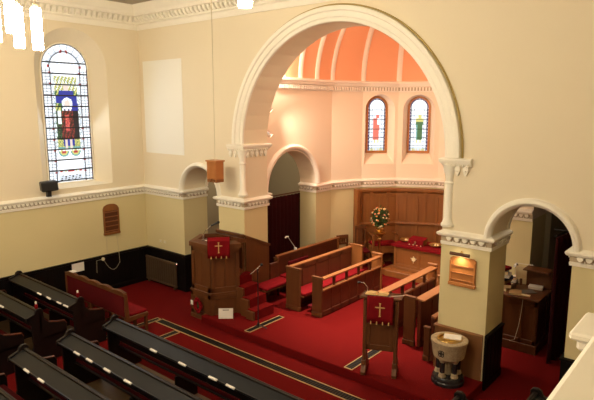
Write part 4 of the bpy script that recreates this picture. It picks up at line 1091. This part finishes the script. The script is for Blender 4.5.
o=MB(); o.box(-.09,.09,-.006,.006,0,.24); c=o.build('music_sheet',M['petal_c']); c.location=(8.19,2.30,1.13); c.rotation_euler=(R(-14),0,R(26)); tag(c,'buff sheet propped upright at the back of the oak desk','paper')
o=MB(); o.box(-.02,.02,-.02,.02,0,.12); c2=o.build('stand',M['oak_dark'],c); c2.location=(0,0,-.11)
lp=thing('desk_lamp','small white-armed desk lamp among the books on the oak desk','lamp',(7.98,2.74,.987+.14))
lp.location=(8.06,2.40,1.125)
o=MB(); o.lathe([(.05,0),(.05,.02),(.01,.03)],(0,0),12); o.tube([(0,0,.02),(0,0,.26),(.30,.0,.27)],.008,6); o.build('arm',M['white'],lp)
o=MB(); o.lathe([(.02,.26),(.05,.20),(.055,.19)],(.0,0),12); o.build('shade',M['chrome'],lp)
o=MB(); o.tube([(8.42,1.73,.95),(8.41,1.715,.7),(8.38,1.715,.45),(8.33,1.71,.2),(8.25,1.70,.165)],.005,5); c=o.build('cable',M['wire']); tag(c,'thin cable hanging down the front of the oak desk','cable')
# ================================================================= SPOTLIGHTS
def spot_fix(x,y,z,label,tx,ty,tz):
    s=thing('spotlight',label,'spotlight',(x,y,z))
    d=(Vector((tx,ty,tz))-Vector((x,y,z))).normalized()
    o=MB(); o.tube([Vector((.05,0,0)),Vector((.05,0,0))+d*.17],[.042,.056],12); o.build('can',M['chrome'],s,smooth=True)
    o=MB(); o.tube([(-.02,0,.0),(.05,0,.0)],.02,8); o.build('bracket',M['white'],s)
    a=Vector((.05,0,0))+d*.165
    o=MB(); o.tube([a,a+d*.008],.046,12); o.build('bulb',M['bulb'],s)
spot_fix(3.14,.86,3.72,'silver spotlight behind the chancel arch, lower of the pair',5.4,3,1)
spot_fix(3.14,.86,4.24,'silver spotlight behind the chancel arch, upper of the pair',5.4,3,2)
# ================================================================= LIGHTS
def light(kind,name,loc,energy,color,size=.1,target=None,angle=None,blend=.5,sizey=None):
    d=bpy.data.lights.new(name,kind); d.energy=energy; d.color=color
    if kind=='AREA': 
        d.size=size
        if sizey: d.shape='RECTANGLE'; d.size_y=sizey
    else: d.shadow_soft_size=size
    if kind=='SPOT': d.spot_size=angle; d.spot_blend=blend
    o=bpy.data.objects.new(name,d); col.objects.link(o); o.location=loc
    if target is not None: o.rotation_euler=(Vector(target)-Vector(loc)).to_track_quat('-Z','Y').to_euler()
    return o
WARM=(1,.82,.60); WARM2=(1,.83,.64)
light('SPOT','chancel_or_added_spot',(3.38,1.05,3.70),K_SP,WARM2,.08,(6.0,2.2,.2),R(85),.9)
light('SPOT','chancel_or_added_spot',(3.38,1.05,4.22),K_SP,WARM2,.08,(5.2,5.8,1.6),R(95),.9)
light('SPOT','chancel_or_added_spot',(7.75,1.05,3.9),K_SP*1.2,WARM2,.08,(4.3,3.6,1.0),R(100),.9)
light('SPOT','chancel_or_added_spot',(5.54,.90,5.45),K_SP*6.5,WARM2,.10,(5.8,1.3,.15),R(62),.9)  # unseen spot added at the arch top to brighten the chancel floor
light('POINT','vault_uplight',(3.36,1.22,5.06),K_UP,WARM2,.06)
light('POINT','vault_uplight',(7.72,1.22,5.06),K_UP*1.3,WARM2,.06)
light('POINT','vault_uplight',(5.54,1.2,5.9),K_UP*1.0,WARM2,.15)
light('SPOT','picture_lamp',(8.02,-.11,2.02),9,WARM,.03,(8.05,-.0,1.6),R(150),1)
light('POINT','left_room_lamp',(1.0,2.6,3.0),60,WARM,.1)
light('POINT','right_room_lamp',(8.55,1.25,2.9),9,WARM,.1)
light('AREA','daylight_nave_window',(-.28,WY,3.9),30,(.80,.90,1),1.0,(4,WY,1.5),sizey=2.4)
light('AREA','added_back_fill',(6.5,-9.4,3.6),60,(.72,.84,1),1.6,(5,-3,1),sizey=2.4)  # added daylight fill, the back wall has no window here
w=bpy.data.worlds.new('World'); sc.world=w; w.use_nodes=True; bg=w.node_tree.nodes['Background']; bg.inputs[0].default_value=(.5,.6,.8,1); bg.inputs[1].default_value=.3
# ================================================================= CAMERA
cd=bpy.data.cameras.new('camera'); cam=bpy.data.objects.new('camera',cd); col.objects.link(cam); sc.camera=cam
Fv=Vector((-0.6328780147,0.7561306864,-0.166528687)); Rv=Vector((0.7667559724,0.6419382404,0.00075785605)); Uv=Vector((-0.1074741706,0.1272072349,0.9860363188))
mm=Matrix((( Rv.x,Uv.x,-Fv.x,11.197742),(Rv.y,Uv.y,-Fv.y,-7.649578),(Rv.z,Uv.z,-Fv.z,4.2),(0,0,0,1)))
cam.matrix_world=mm; cd.sensor_width=36; cd.lens=545.632*36/594; cd.clip_start=.05; cd.clip_end=100
vs=sc.view_settings; vs.view_transform='Standard'; vs.look='None'; vs.gamma=1; vs.use_curve_mapping=False; vs.exposure=0.0
sc.cycles.max_bounces=8; sc.cycles.diffuse_bounces=5; sc.cycles.sample_clamp_indirect=6
sc.cycles.use_denoising=True
for o in list(bpy.data.objects):
    if o.type=='EMPTY' and not o.children: print('EMPTY without children',o.name)
